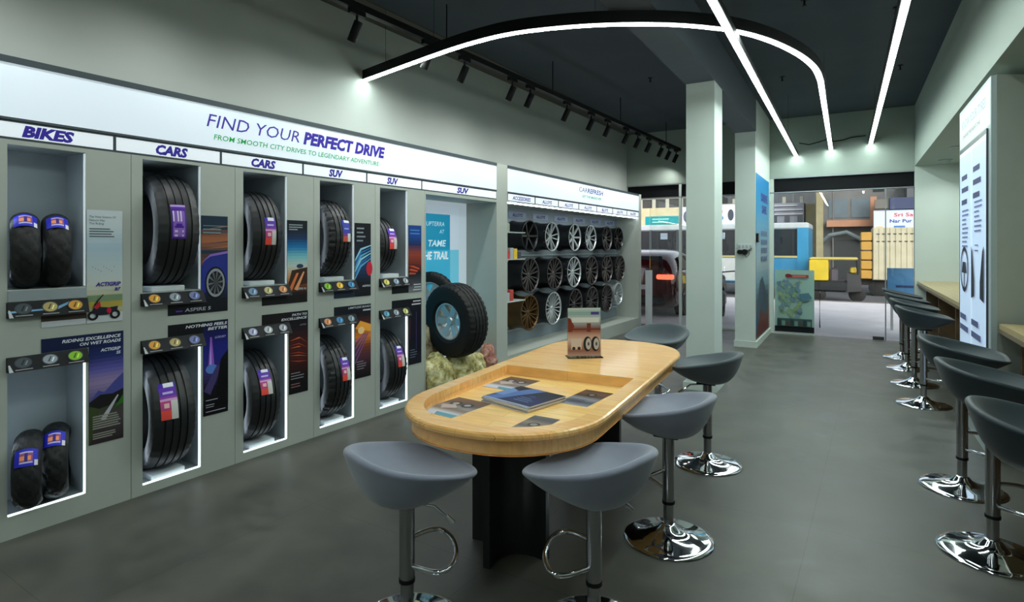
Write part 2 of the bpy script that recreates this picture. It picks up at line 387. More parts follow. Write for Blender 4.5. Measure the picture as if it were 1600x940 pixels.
# bikes bay
cb = cabinet('sage cabinet under the BIKES sign holding two pairs of motorcycle tyres', -.045, .587, [(.028, .362, .113, .83, .25), (.028, .362, 1.237, 1.962, .25)])
MB().box(.073, .407, -.012, .0, 1.178, 1.232).build('ledge', M_NICHE, cb)
icon_panel(cb, .068, .412, 1.098, 1.174, [GRY, YEL, GOLD], road=True, prot=.035)
icon_panel(cb, .068, .412, .83, .902, [GRY, SILV, GRN], prot=.035)
names = ['first CARS sign from the left', 'second CARS sign from the left', 'first SUV sign from the left', 'second SUV sign from the left']
ics = [([GOLD, SILV, BLU], [GOLD, YEL, BLU]), ([(120, 150, 190), (200, 190, 130), ORG], [(170, 175, 210), (180, 185, 190), (170, 170, 185)]),
       ([GRN, (230, 180, 50), CYB], [ORG, CYB, (120, 140, 150)]), ([(200, 190, 90), (140, 160, 180), SILV], [(80, 150, 180), SILV, (190, 190, 110)])]
U0 = .587; DU = .6345
for k in range(4):
    u0 = U0+DU*k; a = .648+.633*k
    c = cabinet('sage cabinet under the %s, one tyre above another' % names[k], u0, u0+DU, [(a, a+.342, .055, .828, .6), (a, a+.342, 1.182, 1.966, .6)])
    x = a-u0
    icon_panel(c, x-.012, x+.352, 1.104, 1.178, ics[k][0]); icon_panel(c, x-.012, x+.352, .829, .903, ics[k][1])
    for z in (.055, 1.182):
        MB().box(x+.06, x+.255, .022, .15, z+.0005, z+.032, bev=.003).build('tyre_stand', M_WHITE, c)
# big niche unit
t = thing('display_cabinet', 'tall open sage alcove with boulders and a mounted tyre', 'cabinet', M=WM, group=None)
mb = MB(); mb.box(U0+4*DU+.0015, 3.142, 0, SB-.002, 0, 1.985); mb.build('side_panel', M_CAB, t); struct(wbox('wall_post', M_CAB, 4.3425, 4.5665, 0, SB-.002, 0, 2.398)); struct(wbox('wall_end_post', M_CAB, 8.8745, 9.0, 0, SB-.002, 1.9855, 2.398))
MB().box(3.142, 4.342, 0, SB-.002, 1.955, 1.985).build('top_panel', M_CAB, t); MB().box(3.142, 4.342, .0, SB-.002, 0, .02).build('base_panel', M_CAB, t)
a = Art(); a.board(3.142, .02, 4.335, 1.955, .012, (190, 205, 215)); a.rect(3.142, .02, 4.19, 1.9, (192, 208, 222)); a.rect(3.142, .3, 4.03, 1.81, (28, 140, 178))
a.rect(3.142, .3, 4.19, 1.42, (110, 190, 215)); a.rect(3.2, .3, 4.03, 1.42, (60, 165, 200))
a.text('UPTERRA', 3.93, 1.68, .05, (190, 225, 235), w=.3, align='r', it=.2).text('AT', 3.93, 1.6, .045, (190, 225, 235), align='r', it=.2)
a.text('TAME', 3.96, 1.46, .07, (200, 225, 235), w=.3, bold=.02, align='r', it=.2).text('THE TRAIL', 4.0, 1.32, .085, (220, 235, 240), w=.46, bold=.03, align='r', it=.2)
o = a.build('lit_backboard', SCREEN, t); o.matrix_local = Matrix.Translation((0, .42, 0))
# wheel wall alcove
t = thing('wheel_display_alcove', 'wide grey alcove holding rows of alloy wheels', 'display', M=WM)
mb = MB(); mb.box(4.567, 8.99, SB-.02, SB-.002, .17, 1.98); mb.build('back_panel', mat('alcove_back_grey', (140, 152, 162), .5), t)
MB().box(8.874, 9.0, 0, SB-.022, 0, 1.985).build('side_panel', M_CAB, t)
MB().box(4.567, 8.873, 0, SB-.022, 0, .19).build('plinth', M_CAB, t)
MB().box(4.567, 8.873, .03, SB-.022, 1.965, 1.975).build('top_panel', M_CAB, t)
MB().box(4.6, 8.85, .02, .028, 1.962, 1.974).build('light_strip', mat('alcove_light_strip', (255, 255, 255), .5, emit=24, ecol=(.85, .95, 1)), t)
for z in (1.33, .86, .36):
    MB().box(4.6, 8.85, SB-.05, SB-.021, z, z+.02).build('rail', mat('pale_rail', (175, 185, 190), .4), t)
for k in range(6):
    u = 5.24+.62*k; a = Art(); a.board(u, 1.84, u+.44, 1.915, .006, (165, 178, 205)); a.text('ALLOYS', u+.22, 1.856, .042, (40, 40, 120), w=.26, bold=.04, align='c', it=.2)
    o = a.build('name_plate', PRINT, t); o.matrix_local = Matrix.Translation((0, SB-.028, 0))

# header light boxes
def header(label, u0, u1, texts):
    t = thing('lightbox_sign', label, 'sign', M=WM)
    mb = MB(); mb.box(u0, u1, .004, SB-.002, 2.095, 2.366); mb.box(u0, u1, -.006, SB-.002, 2.366, 2.398); mb.box(u0, u1, -.004, .03, 2.082, 2.095); mb.build('frame', M_DFRAME, t)
    u0 += .001; u1 -= .001; a = Art(); a.rect(u0, 2.096, u1, 2.365, (214, 226, 236))
    for q in texts: a.text(*q[:5], **q[5])
    a.build('lit_face', BACKLIT, t)
    return t
header('long white lightbox headed FIND YOUR PERFECT DRIVE over the tyre cabinets', -.6, 4.342, [
    ('FIND YOUR', 1.028, 2.226, .088, (62, 44, 140), dict(w=.70, it=.22)),
    ('PERFECT DRIVE', 1.762, 2.226, .090, (50, 34, 140), dict(w=.845, it=.22, bold=.05)),
    ('FROM SMOOTH CITY DRIVES TO LEGENDARY ADVENTURE', 1.075, 2.148, .036, (30, 150, 70), dict(w=1.46, it=.15, bold=.008))])
header('shorter white lightbox headed CAR REFRESH over the wheel display', 4.567, 8.874, [
    ('CAR', 6.45, 2.25, .07, (60, 60, 90), dict(w=.28, it=.1)), ('REFRESH', 6.74, 2.25, .07, (45, 40, 120), dict(w=.56, it=.1, bold=.02)),
    ('GET THE MAKEOVER', 6.55, 2.175, .036, (30, 140, 80), dict(w=.68, it=.1, bold=.01))])
divs = [(-.045, .502, 'BIKES'), (.502, 1.123, 'CARS'), (1.123, 1.76, 'CARS'), (1.76, 2.395, 'SUV'), (2.395, 3.085, 'SUV'), (3.085, 4.342, 'SUV')]
where = ['above the motorcycle tyres', 'above the leftmost car tyre', 'above the second pair of car tyres', 'above the third pair of car tyres', 'beside the tall alcove', 'over the boulder alcove']
for i, (a0, a1, tx) in enumerate(divs):
    t = thing('category_sign', 'white %s sign %s' % (tx, where[i]), 'sign', M=WM)
    mb = MB(); mb.box(a0+.0004, a1-.0004, .003, .03, 1.986, 2.0795); mb.build('frame', M_DFRAME if i else M_DFRAME, t)
    a = Art(); a.rect(a0+.008, 1.997, a1-.008, 2.072, (226, 234, 242))
    wds = {'BIKES': .225, 'CARS': .19, 'SUV': .14 if i < 5 else .2}[tx]; cx = {0: .197, 1: .815, 2: 1.434, 3: 2.07, 4: 2.7, 5: 3.72}[i]
    a.text(tx, cx, 2.008, .055, (44, 30, 130), w=wds, bold=.055, it=.22, align='c')
    a.build('lit_face', BACKLIT, t)
lab = ['ACCESSORIES', 'ALLOYS', 'ALLOYS', 'ALLOYS', 'ALLOYS', 'ALLOYS', 'ALLOYS']
edges = [4.567, 5.2, 5.82, 6.44, 7.06, 7.68, 8.3, 8.874]
pos = ['first after the ACCESSORIES sign', 'second after the ACCESSORIES sign', 'third after the ACCESSORIES sign', 'third before the far end', 'second before the far end', 'last, at the far end']
for i, tx in enumerate(lab):
    t = thing('category_sign', 'white ACCESSORIES sign over the wheel display' if i == 0 else 'small white ALLOYS sign over the wheels, %s' % pos[i-1], 'sign', M=WM)
    a0, a1 = edges[i], edges[i+1]; MB().box(a0+.0004, a1-.0004, .003, .028, 1.986, 2.0795).build('frame', M_DFRAME, t)
    a = Art(); a.rect(a0+.012, 1.995, a1-.012, 2.072, (226, 234, 242)); a.text(tx, (a0+a1)/2, 2.01, .045, (44, 30, 130), w=.42 if i == 0 else .26, bold=.03, it=.22, align='c'); a.build('lit_face', BACKLIT, t)

# ------------------------------------------------------------------ posters on the cabinets
def poster(label, x0, x1, z0, z1, draw, foot=None, mat_=None):
    """draw(a) paints in coordinates (u, z); foot = second rectangle of the L"""
    a = Art(.0003); a.board(x0, z0, x1, z1, .0028, (20, 22, 30))
    if foot: a.board(foot[0], foot[2], foot[1], foot[3], .0028, (20, 22, 30))
    draw(a)
    o = a.build('poster', mat_ or PRINT, M=WM @ Matrix.Translation((0, -.003, 0)))
    return tag(o, label, 'poster')
def d1(a):
    a.rect(.164, 1.035, .362, 1.097, (60, 52, 46)).rect(.164, 1.035, .362, 1.065, (200, 205, 210))
    a.grad(.364, 1.035, .54, 1.655, [(200, 205, 208), (170, 165, 90), (200, 205, 200), (190, 205, 210), (172, 196, 212), (205, 218, 224), (206, 216, 222)], 24)
    a.rect(.364, 1.12, .54, 1.165, (180, 160, 70)).rect(.364, 1.15, .54, 1.185, (120, 145, 110)).rect(.364, 1.035, .54, 1.085, (200, 206, 210))
    a.text('The New Science Of', .376, 1.612, .012, (60, 66, 74), w=.13).text('Nature Has', .376, 1.593, .012, (60, 66, 74), w=.075).text('The Riding', .376, 1.575, .012, (60, 66, 74), w=.07)
    a.lines(.376, 1.548, .145, 4, .014, .006, (90, 96, 104), 3)
    for i in range(9): a.rect(.39+.013*i, 1.34-.008*((i*5) % 4), .395+.013*i, 1.343-.008*((i*5) % 4), (80, 86, 96))
    a.text('ACTIGRIP', .53, 1.235, .022, (62, 40, 140), w=.125, bold=.04, it=.25, align='r').text('R7', .53, 1.207, .018, (62, 40, 140), bold=.04, it=.25, align='r')
    for cx in (.392, .50): a.ring(cx, 1.075, .014, .026, (24, 20, 24)); 
    a.poly([(.385, 1.09), (.40, 1.14), (.415, 1.15), (.43, 1.12), (.47, 1.115), (.515, 1.12), (.51, 1.095), (.46, 1.075), (.42, 1.075)], (30, 32, 44))
    a.poly([(.395, 1.12), (.425, 1.155), (.43, 1.125), (.41, 1.11)], (190, 40, 50)).ell(.47, 1.098, .012, .016, (190, 30, 60)).poly([(.405, 1.15), (.44, 1.19), (.443, 1.185), (.41, 1.145)], (30, 30, 40))
poster('white poster with a red and black motorcycle beside the upper motorcycle tyres', .364, .54, 1.035, 1.655, d1, (.164, .362, 1.035, 1.097))
def d2(a):
    a.rect(.164, .905, .376, .976, (24, 34, 72)); a.grad(.376, .368, .545, .976, [(50, 40, 44), (64, 56, 60), (80, 70, 74), (60, 70, 50), (110, 100, 150), (150, 130, 170), (96, 92, 170), (40, 50, 110), (22, 34, 80), (20, 32, 70)], 30)
    a.poly([(.376, .60), (.42, .66), (.45, .645), (.50, .70), (.545, .74), (.545, .63), (.376, .58)], (74, 78, 150)).poly([(.376, .60), (.43, .635), (.49, .63), (.545, .65), (.545, .58), (.376, .55)], (30, 28, 30))
    a.poly([(.376, .37), (.42, .50), (.42, .56), (.376, .58)], (60, 74, 40)).poly([(.43, .50), (.515, .62), (.52, .615), (.455, .49)], (190, 190, 200)).poly([(.50, .55), (.545, .62), (.545, .57)], (50, 110, 40))
    a.text('RIDING EXCELLENCE', .532, .944, .017, (225, 230, 240), w=.28, bold=.03, it=.2, align='r').text('ON WET ROADS', .532, .918, .017, (225, 230, 240), w=.2, bold=.03, it=.2, align='r')
    a.text('ACTIGRIP', .53, .873, .017, (215, 222, 236), w=.1, bold=.03, it=.2, align='r').text('S5', .53, .850, .016, (215, 222, 236), bold=.03, it=.2, align='r')
    a.lines(.392, .515, .14, 6, .013, .007, (150, 150, 140), 5).lines(.392, .42, .12, 3, .012, .006, (150, 150, 140), 6)
poster('dark blue RIDING EXCELLENCE ON WET ROADS poster with a mountain road', .376, .545, .368, .976, d2, (.164, .376, .905, .976))
def d3(a):
    a.rect(.79, 1.032, 1.0, 1.1, (14, 18, 26)); a.grad(.992, 1.032, 1.168, 1.652, [(12, 14, 22), (14, 18, 30), (30, 40, 90), (30, 60, 130), (140, 80, 50), (30, 50, 70), (180, 110, 70), (26, 50, 70), (22, 44, 66)], 28)
    a.poly([(.992, 1.33), (1.04, 1.40), (1.168, 1.42), (1.168, 1.22), (.992, 1.15)], (36, 50, 140)).poly([(.992, 1.35), (1.05, 1.405), (1.168, 1.425), (1.168, 1.41), (1.05, 1.39)], (150, 110, 200))
    for i in range(5): a.poly([(.992, 1.44+.03*i), (1.168, 1.45+.034*i), (1.168, 1.456+.034*i)], ((200, 120, 70), (40, 60, 80), (170, 100, 80), (60, 80, 96), (190, 130, 90))[i])
    a.ell(1.085, 1.22, .068, .105, (10, 10, 14)).ring(1.085, 1.22, .075, .092, (150, 155, 165), ax=.66).ell(1.085, 1.22, .04, .064, (40, 42, 48))
    for i in range(10): aa = 2*pi*i/10; a.poly([(1.085, 1.22), (1.085+.05*cos(aa), 1.22+.078*sin(aa)), (1.085+.05*cos(aa+.2), 1.22+.078*sin(aa+.2))], (110, 112, 120))
    a.rect(1.0, 1.585, 1.15, 1.590, (120, 140, 150)).lines(1.0, 1.56, .12, 2, .022, .009, (120, 140, 150), 2)
    a.rect(.832, 1.052, .872, 1.06, (90, 60, 200)).text('ASPIRE 5', .885, 1.05, .022, (170, 176, 190), w=.165, bold=.02, it=.1)
poster('night poster with a blue car wheel, reading ASPIRE', .992, 1.168, 1.032, 1.652, d3, (.79, 1.0, 1.032, 1.1))
def d4(a):
    a.rect(.79, .905, 1.008, .976, (12, 14, 22)); a.grad(1.006, .37, 1.17, .976, [(10, 10, 16), (12, 12, 18), (14, 14, 24), (60, 50, 110), (36, 40, 130), (30, 34, 130), (24, 26, 90), (12, 14, 30)], 26)
    a.poly([(1.035, .66), (1.05, .87), (1.06, .87), (1.08, .66)], (150, 90, 200)).poly([(1.045, .66), (1.053, .84), (1.06, .66)], (200, 170, 240)).ell(1.06, .665, .04, .03, (90, 130, 210))
    a.poly([(1.006, .53), (1.09, .68), (1.13, .68), (1.05, .50)], (70, 60, 110)).poly([(1.09, .55), (1.12, .72), (1.17, .78), (1.17, .42), (1.09, .42)], (8, 9, 12))
    a.text('NOTHING FEELS', 1.163, .945, .018, (225, 228, 236), w=.27, bold=.03, it=.2, align='r').text('BETTER', 1.163, .918, .018, (225, 228, 236), w=.13, bold=.03, it=.2, align='r').text('LUXURY', 1.155, .86, .014, (170, 170, 220), w=.075, bold=.02, it=.2, align='r')
    a.lines(1.02, .465, .12, 1, .01, .005, (180, 180, 190), 1).lines(1.02, .435, .08, 2, .014, .005, (170, 170, 180), 4).rect(1.02, .392, 1.15, .397, (170, 170, 180))
poster('NOTHING FEELS BETTER poster with a purple lit tower at night', 1.006, 1.17, .37, .976, d4, (.79, 1.008, .905, .976))
def d5(a):
    a.rect(1.42, 1.04, 1.64, 1.1, (12, 12, 14)); a.grad(1.622, 1.04, 1.796, 1.648, [(14, 14, 16), (20, 18, 20), (120, 66, 40), (200, 150, 100), (190, 200, 190), (120, 190, 200), (20, 120, 180), (16, 50, 90), (14, 22, 34), (12, 16, 24)], 30)
    a.poly([(1.622, 1.15), (1.66, 1.28), (1.796, 1.30), (1.796, 1.18)], (60, 36, 28)).poly([(1.64, 1.15), (1.70, 1.26), (1.72, 1.26), (1.66, 1.13)], (220, 120, 60)).poly([(1.68, 1.14), (1.76, 1.27), (1.77, 1.265), (1.71, 1.13)], (230, 160, 110)).ell(1.73, 1.31, .03, .016, (40, 60, 90))
    a.lines(1.635, 1.61, .12, 3, .017, .008, (150, 160, 166), 2).text('ASPIRE 4G', 1.785, 1.135, .016, (200, 200, 205), w=.08, bold=.02, align='r')
poster('poster of orange road light trails under a blue sunset', 1.622, 1.796, 1.04, 1.648, d5, (1.42, 1.64, 1.04, 1.1))
def d6(a):
    a.rect(1.42, .905, 1.65, .976, (22, 16, 20)); a.grad(1.638, .372, 1.802, .976, [(14, 10, 14), (20, 14, 18), (60, 24, 20), (70, 28, 24), (24, 18, 26), (18, 14, 20)], 20)
    for i in range(9): a.poly([(1.64, .62+.018*i), (1.72+.01*(i % 3), .60+.022*i), (1.80, .60+.016*i), (1.72, .61+.022*i)], ((160, 60, 36), (90, 30, 40), (200, 100, 60))[i % 3])
    a.text('PATH TO', 1.79, .945, .017, (215, 218, 226), w=.13, bold=.03, it=.2, align='r').text('EXCELLENCE', 1.79, .918, .017, (215, 218, 226), w=.22, bold=.03, it=.2, align='r').text('ASPIRE', 1.785, .868, .013, (150, 150, 160), w=.06, it=.2, align='r')
    a.lines(1.65, .52, .12, 3, .02, .006, (140, 140, 148), 1).lines(1.65, .44, .09, 2, .02, .006, (150, 110, 110), 5)
poster('PATH TO EXCELLENCE poster, dark with red city lights', 1.638, 1.802, .372, .976, d6, (1.42, 1.65, .905, .976))
def d7(a):
    a.rect(2.05, 1.042, 2.27, 1.1, (30, 44, 58)); a.grad(2.262, 1.042, 2.438, 1.65, [(14, 16, 24), (18, 20, 30), (30, 60, 100), (20, 28, 50), (14, 16, 28), (12, 14, 20)], 20)
    for i in range(6): a.poly([(2.262, 1.20+.03*i), (2.32, 1.30+.028*i), (2.438, 1.36+.022*i), (2.438, 1.352+.022*i), (2.33, 1.285+.028*i), (2.262, 1.18+.03*i)], ((90, 170, 210), (40, 110, 180), (150, 210, 230))[i % 3])
    a.ell(2.42, 1.27, .034, .06, (200, 40, 60)).lines(2.28, 1.60, .11, 4, .034, .012, (140, 150, 160), 7).text('ASPIRE', 2.43, 1.12, .016, (200, 205, 212), w=.09, bold=.02, align='r')
poster('poster of sweeping blue and red light streaks below the first SUV sign', 2.262, 2.438, 1.042, 1.65, d7, (2.05, 2.27, 1.042, 1.1))
def d8(a):
    a.rect(2.05, .905, 2.28, .974, (16, 22, 34)); a.grad(2.264, .366, 2.438, .974, [(16, 14, 20), (40, 24, 30), (80, 44, 60), (120, 60, 40), (230, 130, 40), (90, 40, 30), (24, 20, 30), (16, 18, 28)], 24)
    a.poly([(2.264, .78), (2.32, .84), (2.438, .80), (2.438, .74), (2.33, .76)], (250, 170, 60)).ell(2.33, .76, .035, .03, (250, 210, 150))
    for i in range(7): a.poly([(2.264, .50+.03*i), (2.41-.01*i, .73), (2.415-.01*i, .73), (2.264, .488+.03*i)], ((150, 110, 170), (90, 60, 110))[i % 2])
    a.text('LIMITLESS ROAD', 2.43, .948, .016, (190, 196, 206), w=.24, bold=.02, it=.2, align='r').lines(2.43, .92, .12, 1, .02, .012, (190, 196, 206), 3, 'r').lines(2.28, .50, .11, 4, .02, .006, (150, 146, 156), 1)
poster('poster of a fiery sunset over a purple road beside the lower first SUV tyre', 2.264, 2.438, .366, .974, d8, (2.05, 2.28, .905, .974))
def d9(a):
    a.rect(2.69, 1.035, 2.92, 1.1, (16, 18, 24)); a.grad(2.902, 1.035, 3.076, 1.652, [(120, 124, 130), (60, 62, 70), (20, 18, 24), (110, 40, 30), (150, 60, 40), (14, 40, 90), (16, 70, 150), (20, 60, 140)], 26)
    for i in range(6): a.poly([(2.902, 1.20+.02*i), (2.96+.02*i, 1.28), (3.0+.012*i, 1.20+.01*i)], ((200, 80, 50), (90, 30, 30))[i % 2])
    a.lines(2.92, 1.60, .13, 2, .03, .012, (70, 130, 200), 2).lines(3.065, 1.10, .14, 3, .024, .010, (190, 194, 200), 4, 'r')
poster('blue dusk poster with red canyon lights next to the tall alcove', 2.902, 3.076, 1.035, 1.652, d9, (2.69, 2.92, 1.035, 1.1))
def d10(a):
    a.rect(2.69, .905, 2.92, .975, (14, 18, 26)); a.grad(2.904, .37, 3.076, .975, [(20, 24, 36), (18, 22, 36), (26, 22, 40), (18, 20, 34), (14, 16, 24)], 14)
    a.lines(3.065, .945, .15, 2, .028, .012, (200, 204, 212), 3, 'r').rect(2.915, .60, 2.922, .80, (110, 40, 60)).rect(3.0, .50, 3.006, .85, (70, 60, 110)).lines(2.92, .50, .1, 4, .022, .006, (120, 130, 150), 1)
poster('dark navy poster beside the lower tyre next to the tall alcove', 2.904, 3.076, .37, .975, d10, (2.69, 2.92, .905, .975))

# ------------------------------------------------------------------ tyres
def tyre_mesh(name, Ro, Ri, W, groov, parent, m=M_RUB, n=120, round_=False, grooves=4):
    """axis along x, centred at origin"""
    h = W/2; prof = []
    if round_:
        K = 14
        for i in range(K+1):
            t = -1+2*i/K; a = t*R(72); prof.append((Ro-h*.95*(1-cos(a))/1.0, h*sin(a)/sin(R(72))))
        prof += [(Ri+.03, h*.92), (Ri, h*.6), (Ri-.004, h*.45), (Ri+.02, h*.5), (Ri+.02, -h*.5), (Ri-.004, -h*.45), (Ri, -h*.6), (Ri+.03, -h*.92)]
        gset = set(range(2, K-1))
        def mod(j, k):
            if j in gset and j % 2 == 0: return -.006 if (k+j*2) % 6 < 2 else 0
            if j in gset: return -.006 if (k+j*3) % 5 == 0 else 0
            return 0
    else:
        tw = h*.86; g = .008
        xs = []
        cols = grooves
        pos = [(-tw+2*tw*(i+1)/(cols+1)) for i in range(cols)]
        def crown(x): return Ro-.010*(x/tw)**2
        pts = [(-h, Ro-.095), (-h*1.015, Ro-.075), (-h, Ro-.05), (-h*.955, Ro-.025), (-tw, crown(tw)-.004)]
        tread = []
        last = -tw
        for p_ in pos:
            gw = .0045
            tread += [(p_-gw-.0008, crown(p_)), (p_-gw, crown(p_)-g), (p_+gw, crown(p_)-g), (p_+gw+.0008, crown(p_))]
        pts2 = [(x, r) for x, r in tread]
        full = pts+pts2+[(-x, r) for x, r in pts[::-1]]
        prof = [(r, x) for x, r in full]
        side = [(Ri+.035, h*.98), (Ri+.012, h*.82), (Ri, h*.76), (Ri-.002, h*.66), (Ri+.02, h*.62), (Ro-.03, h*.7), (Ro-.02, 0), (Ro-.03, -h*.7), (Ri+.02, -h*.62), (Ri-.002, -h*.66), (Ri, -h*.76), (Ri+.012, -h*.82), (Ri+.035, -h*.98)]
        prof += side
        N = len(full)
        def mod(j, k):
            if j in (3, 4, N-5, N-4) and k % 3 == 0: return -.005*groov
            if 5 <= j < N-5 and groov > 1 and (k+j) % 4 == 0: return -.005
            return 0
    mb = MB(); mb.lathe(prof, n, 'x', loop=True, mod=mod)
    return mb.build(name, m, parent, smooth=28)
def sticker(parent, Rr, x0, x1, a0, a1, fn, name='label_sticker', nx=10, na=16, crown=0, mt=None):
    """patch on the tread; angle measured from the room side (-y) upward"""
    mb = MB()
    for i in range(nx):
        for j in range(na):
            xa, xb = x0+(x1-x0)*i/nx, x0+(x1-x0)*(i+1)/nx; aa, ab = a0+(a1-a0)*j/na, a0+(a1-a0)*(j+1)/na
            def P(x, a):
                rr = Rr-crown*x*x; return (x, -rr*cos(a), rr*sin(a))
            mb.face([P(xa, aa), P(xb, aa), P(xb, ab), P(xa, ab)], lin(fn((i+.5)/nx, (j+.5)/na)))
    return mb.build(name, mt or PRINT, parent, smooth=False)
def st_purple(p, q):       # p across, q upward
    if q > .88: return (225, 228, 240) if .25 < p < .9 else (70, 40, 170)
    if q > .62: return (92, 50, 170) if not (.2 < p < .85 and .70 < q < .78) else (190, 170, 220)
    if p > .62 and q < .5: return (205, 205, 200)
    if q < .22: return (235, 80, 70)
    if q < .5: return (190, 70, 130) if not (.2 < p < .5 and .3 < q < .42) else (235, 190, 190)
    return (140, 60, 160) if not .52 < q < .57 else (210, 160, 210)
def st_violet(p, q):
    if q > .92: return (190, 160, 230)
    if q > .86: return (92, 50, 160)
    if abs(p-.5) < .42 and .04 < q < .84:
        if .32 < q < .46 and abs(p-.5) < (.46-q)*2.6+.02: return (70, 20, 150)
        if q < .3: return (225, 205, 240) if (.15 < p < .42 or .66 < p < .85) and .06 < q < .26 and int(q*20) % 3 else (150, 110, 200)
        if int(p*11) % 3 == 1 and q > .5: return (225, 210, 240)
        return (135, 95, 190)
    return (80, 40, 150)
def st_blue(p, q):
    if q > .85: return (230, 232, 240) if p > .3 else (40, 60, 170)
    if q > .4: return (50, 60, 160) if not (.2 < p < .8 and .55 < q < .62) else (150, 160, 220)
    if p > .55: return (215, 215, 215)
    return (215, 90, 70) if q < .22 else (120, 60, 150)
def st_bike(p, q):
    if .18 < p < .8 and .18 < q < .85:
        if .3 < q < .62 and (abs(p-.33) < .09 or abs(p-.64) < .09): return (240, 150, 100)
        if q > .74 or q < .26: return (190, 190, 230)
        return (60, 40, 130) if .42 < p < .55 else (150, 80, 120)
    if p > .86 and q < .35: return (230, 230, 240)
    return (38, 44, 190)
def car_tyre(k, upper, Ro, W, du, dy, zbase, stick, sa, label, rz=0, sx=(-.01, .075), grooves=4, groov=1):
    a = .648+.633*k
    o = thing('car_tyre', label, 'tyre', M=WM @ Matrix.Translation((a+du, dy, zbase+Ro)) @ Matrix.Rotation(rz, 4, 'Z'), group='car tyres in the wall niches')
    tm = tyre_mesh('rubber_tyre', Ro, Ro-.125, W, groov, o, grooves=grooves)
    st = sticker(o, Ro+.002, sx[0], sx[1], R(sa[0]), R(sa[1]), stick, crown=1.1)
    return o
ps = ['under the first CARS sign', 'under the second CARS sign', 'under the first SUV sign', 'beside the tall alcove']
sp_ = [((.345, .235, .19, st_violet, (-10, 24), (-.05, .03)), (.345, .235, .165, st_purple, (2, 38), (-.08, .01))),
       ((.318, .215, .16, st_purple, (-12, 22), (-.03, .045)), (.315, .21, .15, st_purple, (8, 40), (-.045, .035))),
       ((.31, .21, .165, st_blue, (-6, 26), (.005, .075)), (.325, .21, .155, st_purple, (0, 32), (0, .075))),
       ((.255, .20, .13, st_purple, (-8, 34), (-.01, .075)), (.31, .20, .17, st_purple, (2, 36), (-.02, .055)))]
for k in range(4):
    for lev, z0 in ((0, 1.215), (1, .088)):
        Ro, W, du, st, sa, sx = sp_[k][lev]
        car_tyre(k, lev == 0, Ro, W, du+(-.0), .19 if Ro > .3 else .22, z0, st, sa, 'black car tyre in the %s niche %s' % ('upper' if lev == 0 else 'lower', ps[k]), sx=sx, rz=R(-8), grooves=4, groov=2 if k == 2 else 1)
for (u, z, dy, rz, lab_, sa) in ((.125, 1.238, .09, -16, 'left motorcycle tyre with blue label in the upper BIKES niche', (38, 66)), (.258, 1.238, .09, -16, 'right motorcycle tyre with blue label in the upper BIKES niche', (36, 62)),
                         (.135, .114, .06, -22, 'left motorcycle tyre with blue label in the lower BIKES niche', (20, 45)), (.262, .114, .10, -22, 'right motorcycle tyre with blue label in the lower BIKES niche', (36, 62))):
    o = thing('motorcycle_tyre', lab_, 'tyre', M=WM @ Matrix.Translation((u, dy, z+.195)) @ Matrix.Rotation(R(rz), 4, 'Z'), group='motorcycle tyres in the BIKES niches')
    tyre_mesh('rubber_tyre', .197, .125, .118, 1, o, M_TREAD, n=90, round_=True)
    sticker(o, .203, -.045, .045, R(sa[0]), R(sa[1]), st_bike, crown=10.5, nx=14, na=12)

# ------------------------------------------------------------------ alloy wheels
def wheel(name, label, u, off, z, rad, depth, spokes, mface, mbar, group='alloy wheels on the wall', style=0, parentM=None, lip=None):
    M = (parentM or WM) @ Matrix.Translation((u, off, z))
    o = thing(name, label, 'wheel', M=M, group=group)
    r = rad; mb = MB()
    # barrel: axis y, face towards -y, y=0 is the face
    prof = [(r, 0), (r, .014), (r*.955, .02), (r*.93, .045), (r*.9, .07), (r*.9, depth*.7), (r*.95, depth*.9), (r, depth), (r*.97, depth), (r*.87, depth*.85), (r*.87, .07), (r*.91, .03), (r*.955, 0)]
    mb.lathe(prof, 40, 'y', loop=True); mb.build('barrel', mbar, o, smooth=35)
    mb = MB()
    mb.lathe([(r*.985, -.002), (r*.93, -.004), (r*.90, .012), (r*.93, .016)], 40, 'y', loop=True)
    for i in range(spokes):
        a = 2*pi*i/spokes; offs = (0,) if style != 2 else (-.11, .11)
        for da in offs:
            ca, sa = cos(a), sin(a); w0 = r*(.13 if style == 0 else .07); w1 = r*(.085 if style == 0 else .05)
            x0, x1 = r*.12, r*.945; d = r*da*1.2
            q = lambda rr, ww, y: (rr*ca-(ww)*sa, y, rr*sa+(ww)*ca)
            mb.rings([[q(x0, -w0/2+d*.3, .03), q(x0, w0/2+d*.3, .03), q(x0, w0/2+d*.3, .055), q(x0, -w0/2+d*.3, .055)],
                      [q(r*.55, -w0*.5+d, .012), q(r*.55, w0*.5+d, .012), q(r*.55, w0*.5+d, .035), q(r*.55, -w0*.5+d, .035)],
                      [q(x1, -w1/2+d*1.7, 0), q(x1, w1/2+d*1.7, 0), q(x1, w1/2+d*1.7, .03), q(x1, -w1/2+d*1.7, .03)]], caps=True)
    mb.build('spokes', mface, o, smooth=30)
    mb = MB(); mb.lathe([(.001, .022), (r*.1, .022), (r*.12, .028), (r*.2, .03), (r*.2, .06), (.001, .06)], 24, 'y'); mb.build('hub', mface, o, smooth=30)
    if depth: MB().box(-.02, .02, depth*.5, SB-.021-off, -.02, .02).build('mounting_arm', M_BLACK, o)
    return o
F = M_SILVER; Kk = M_DALLOY; G = M_GREYAL; Bz = M_BRONZE
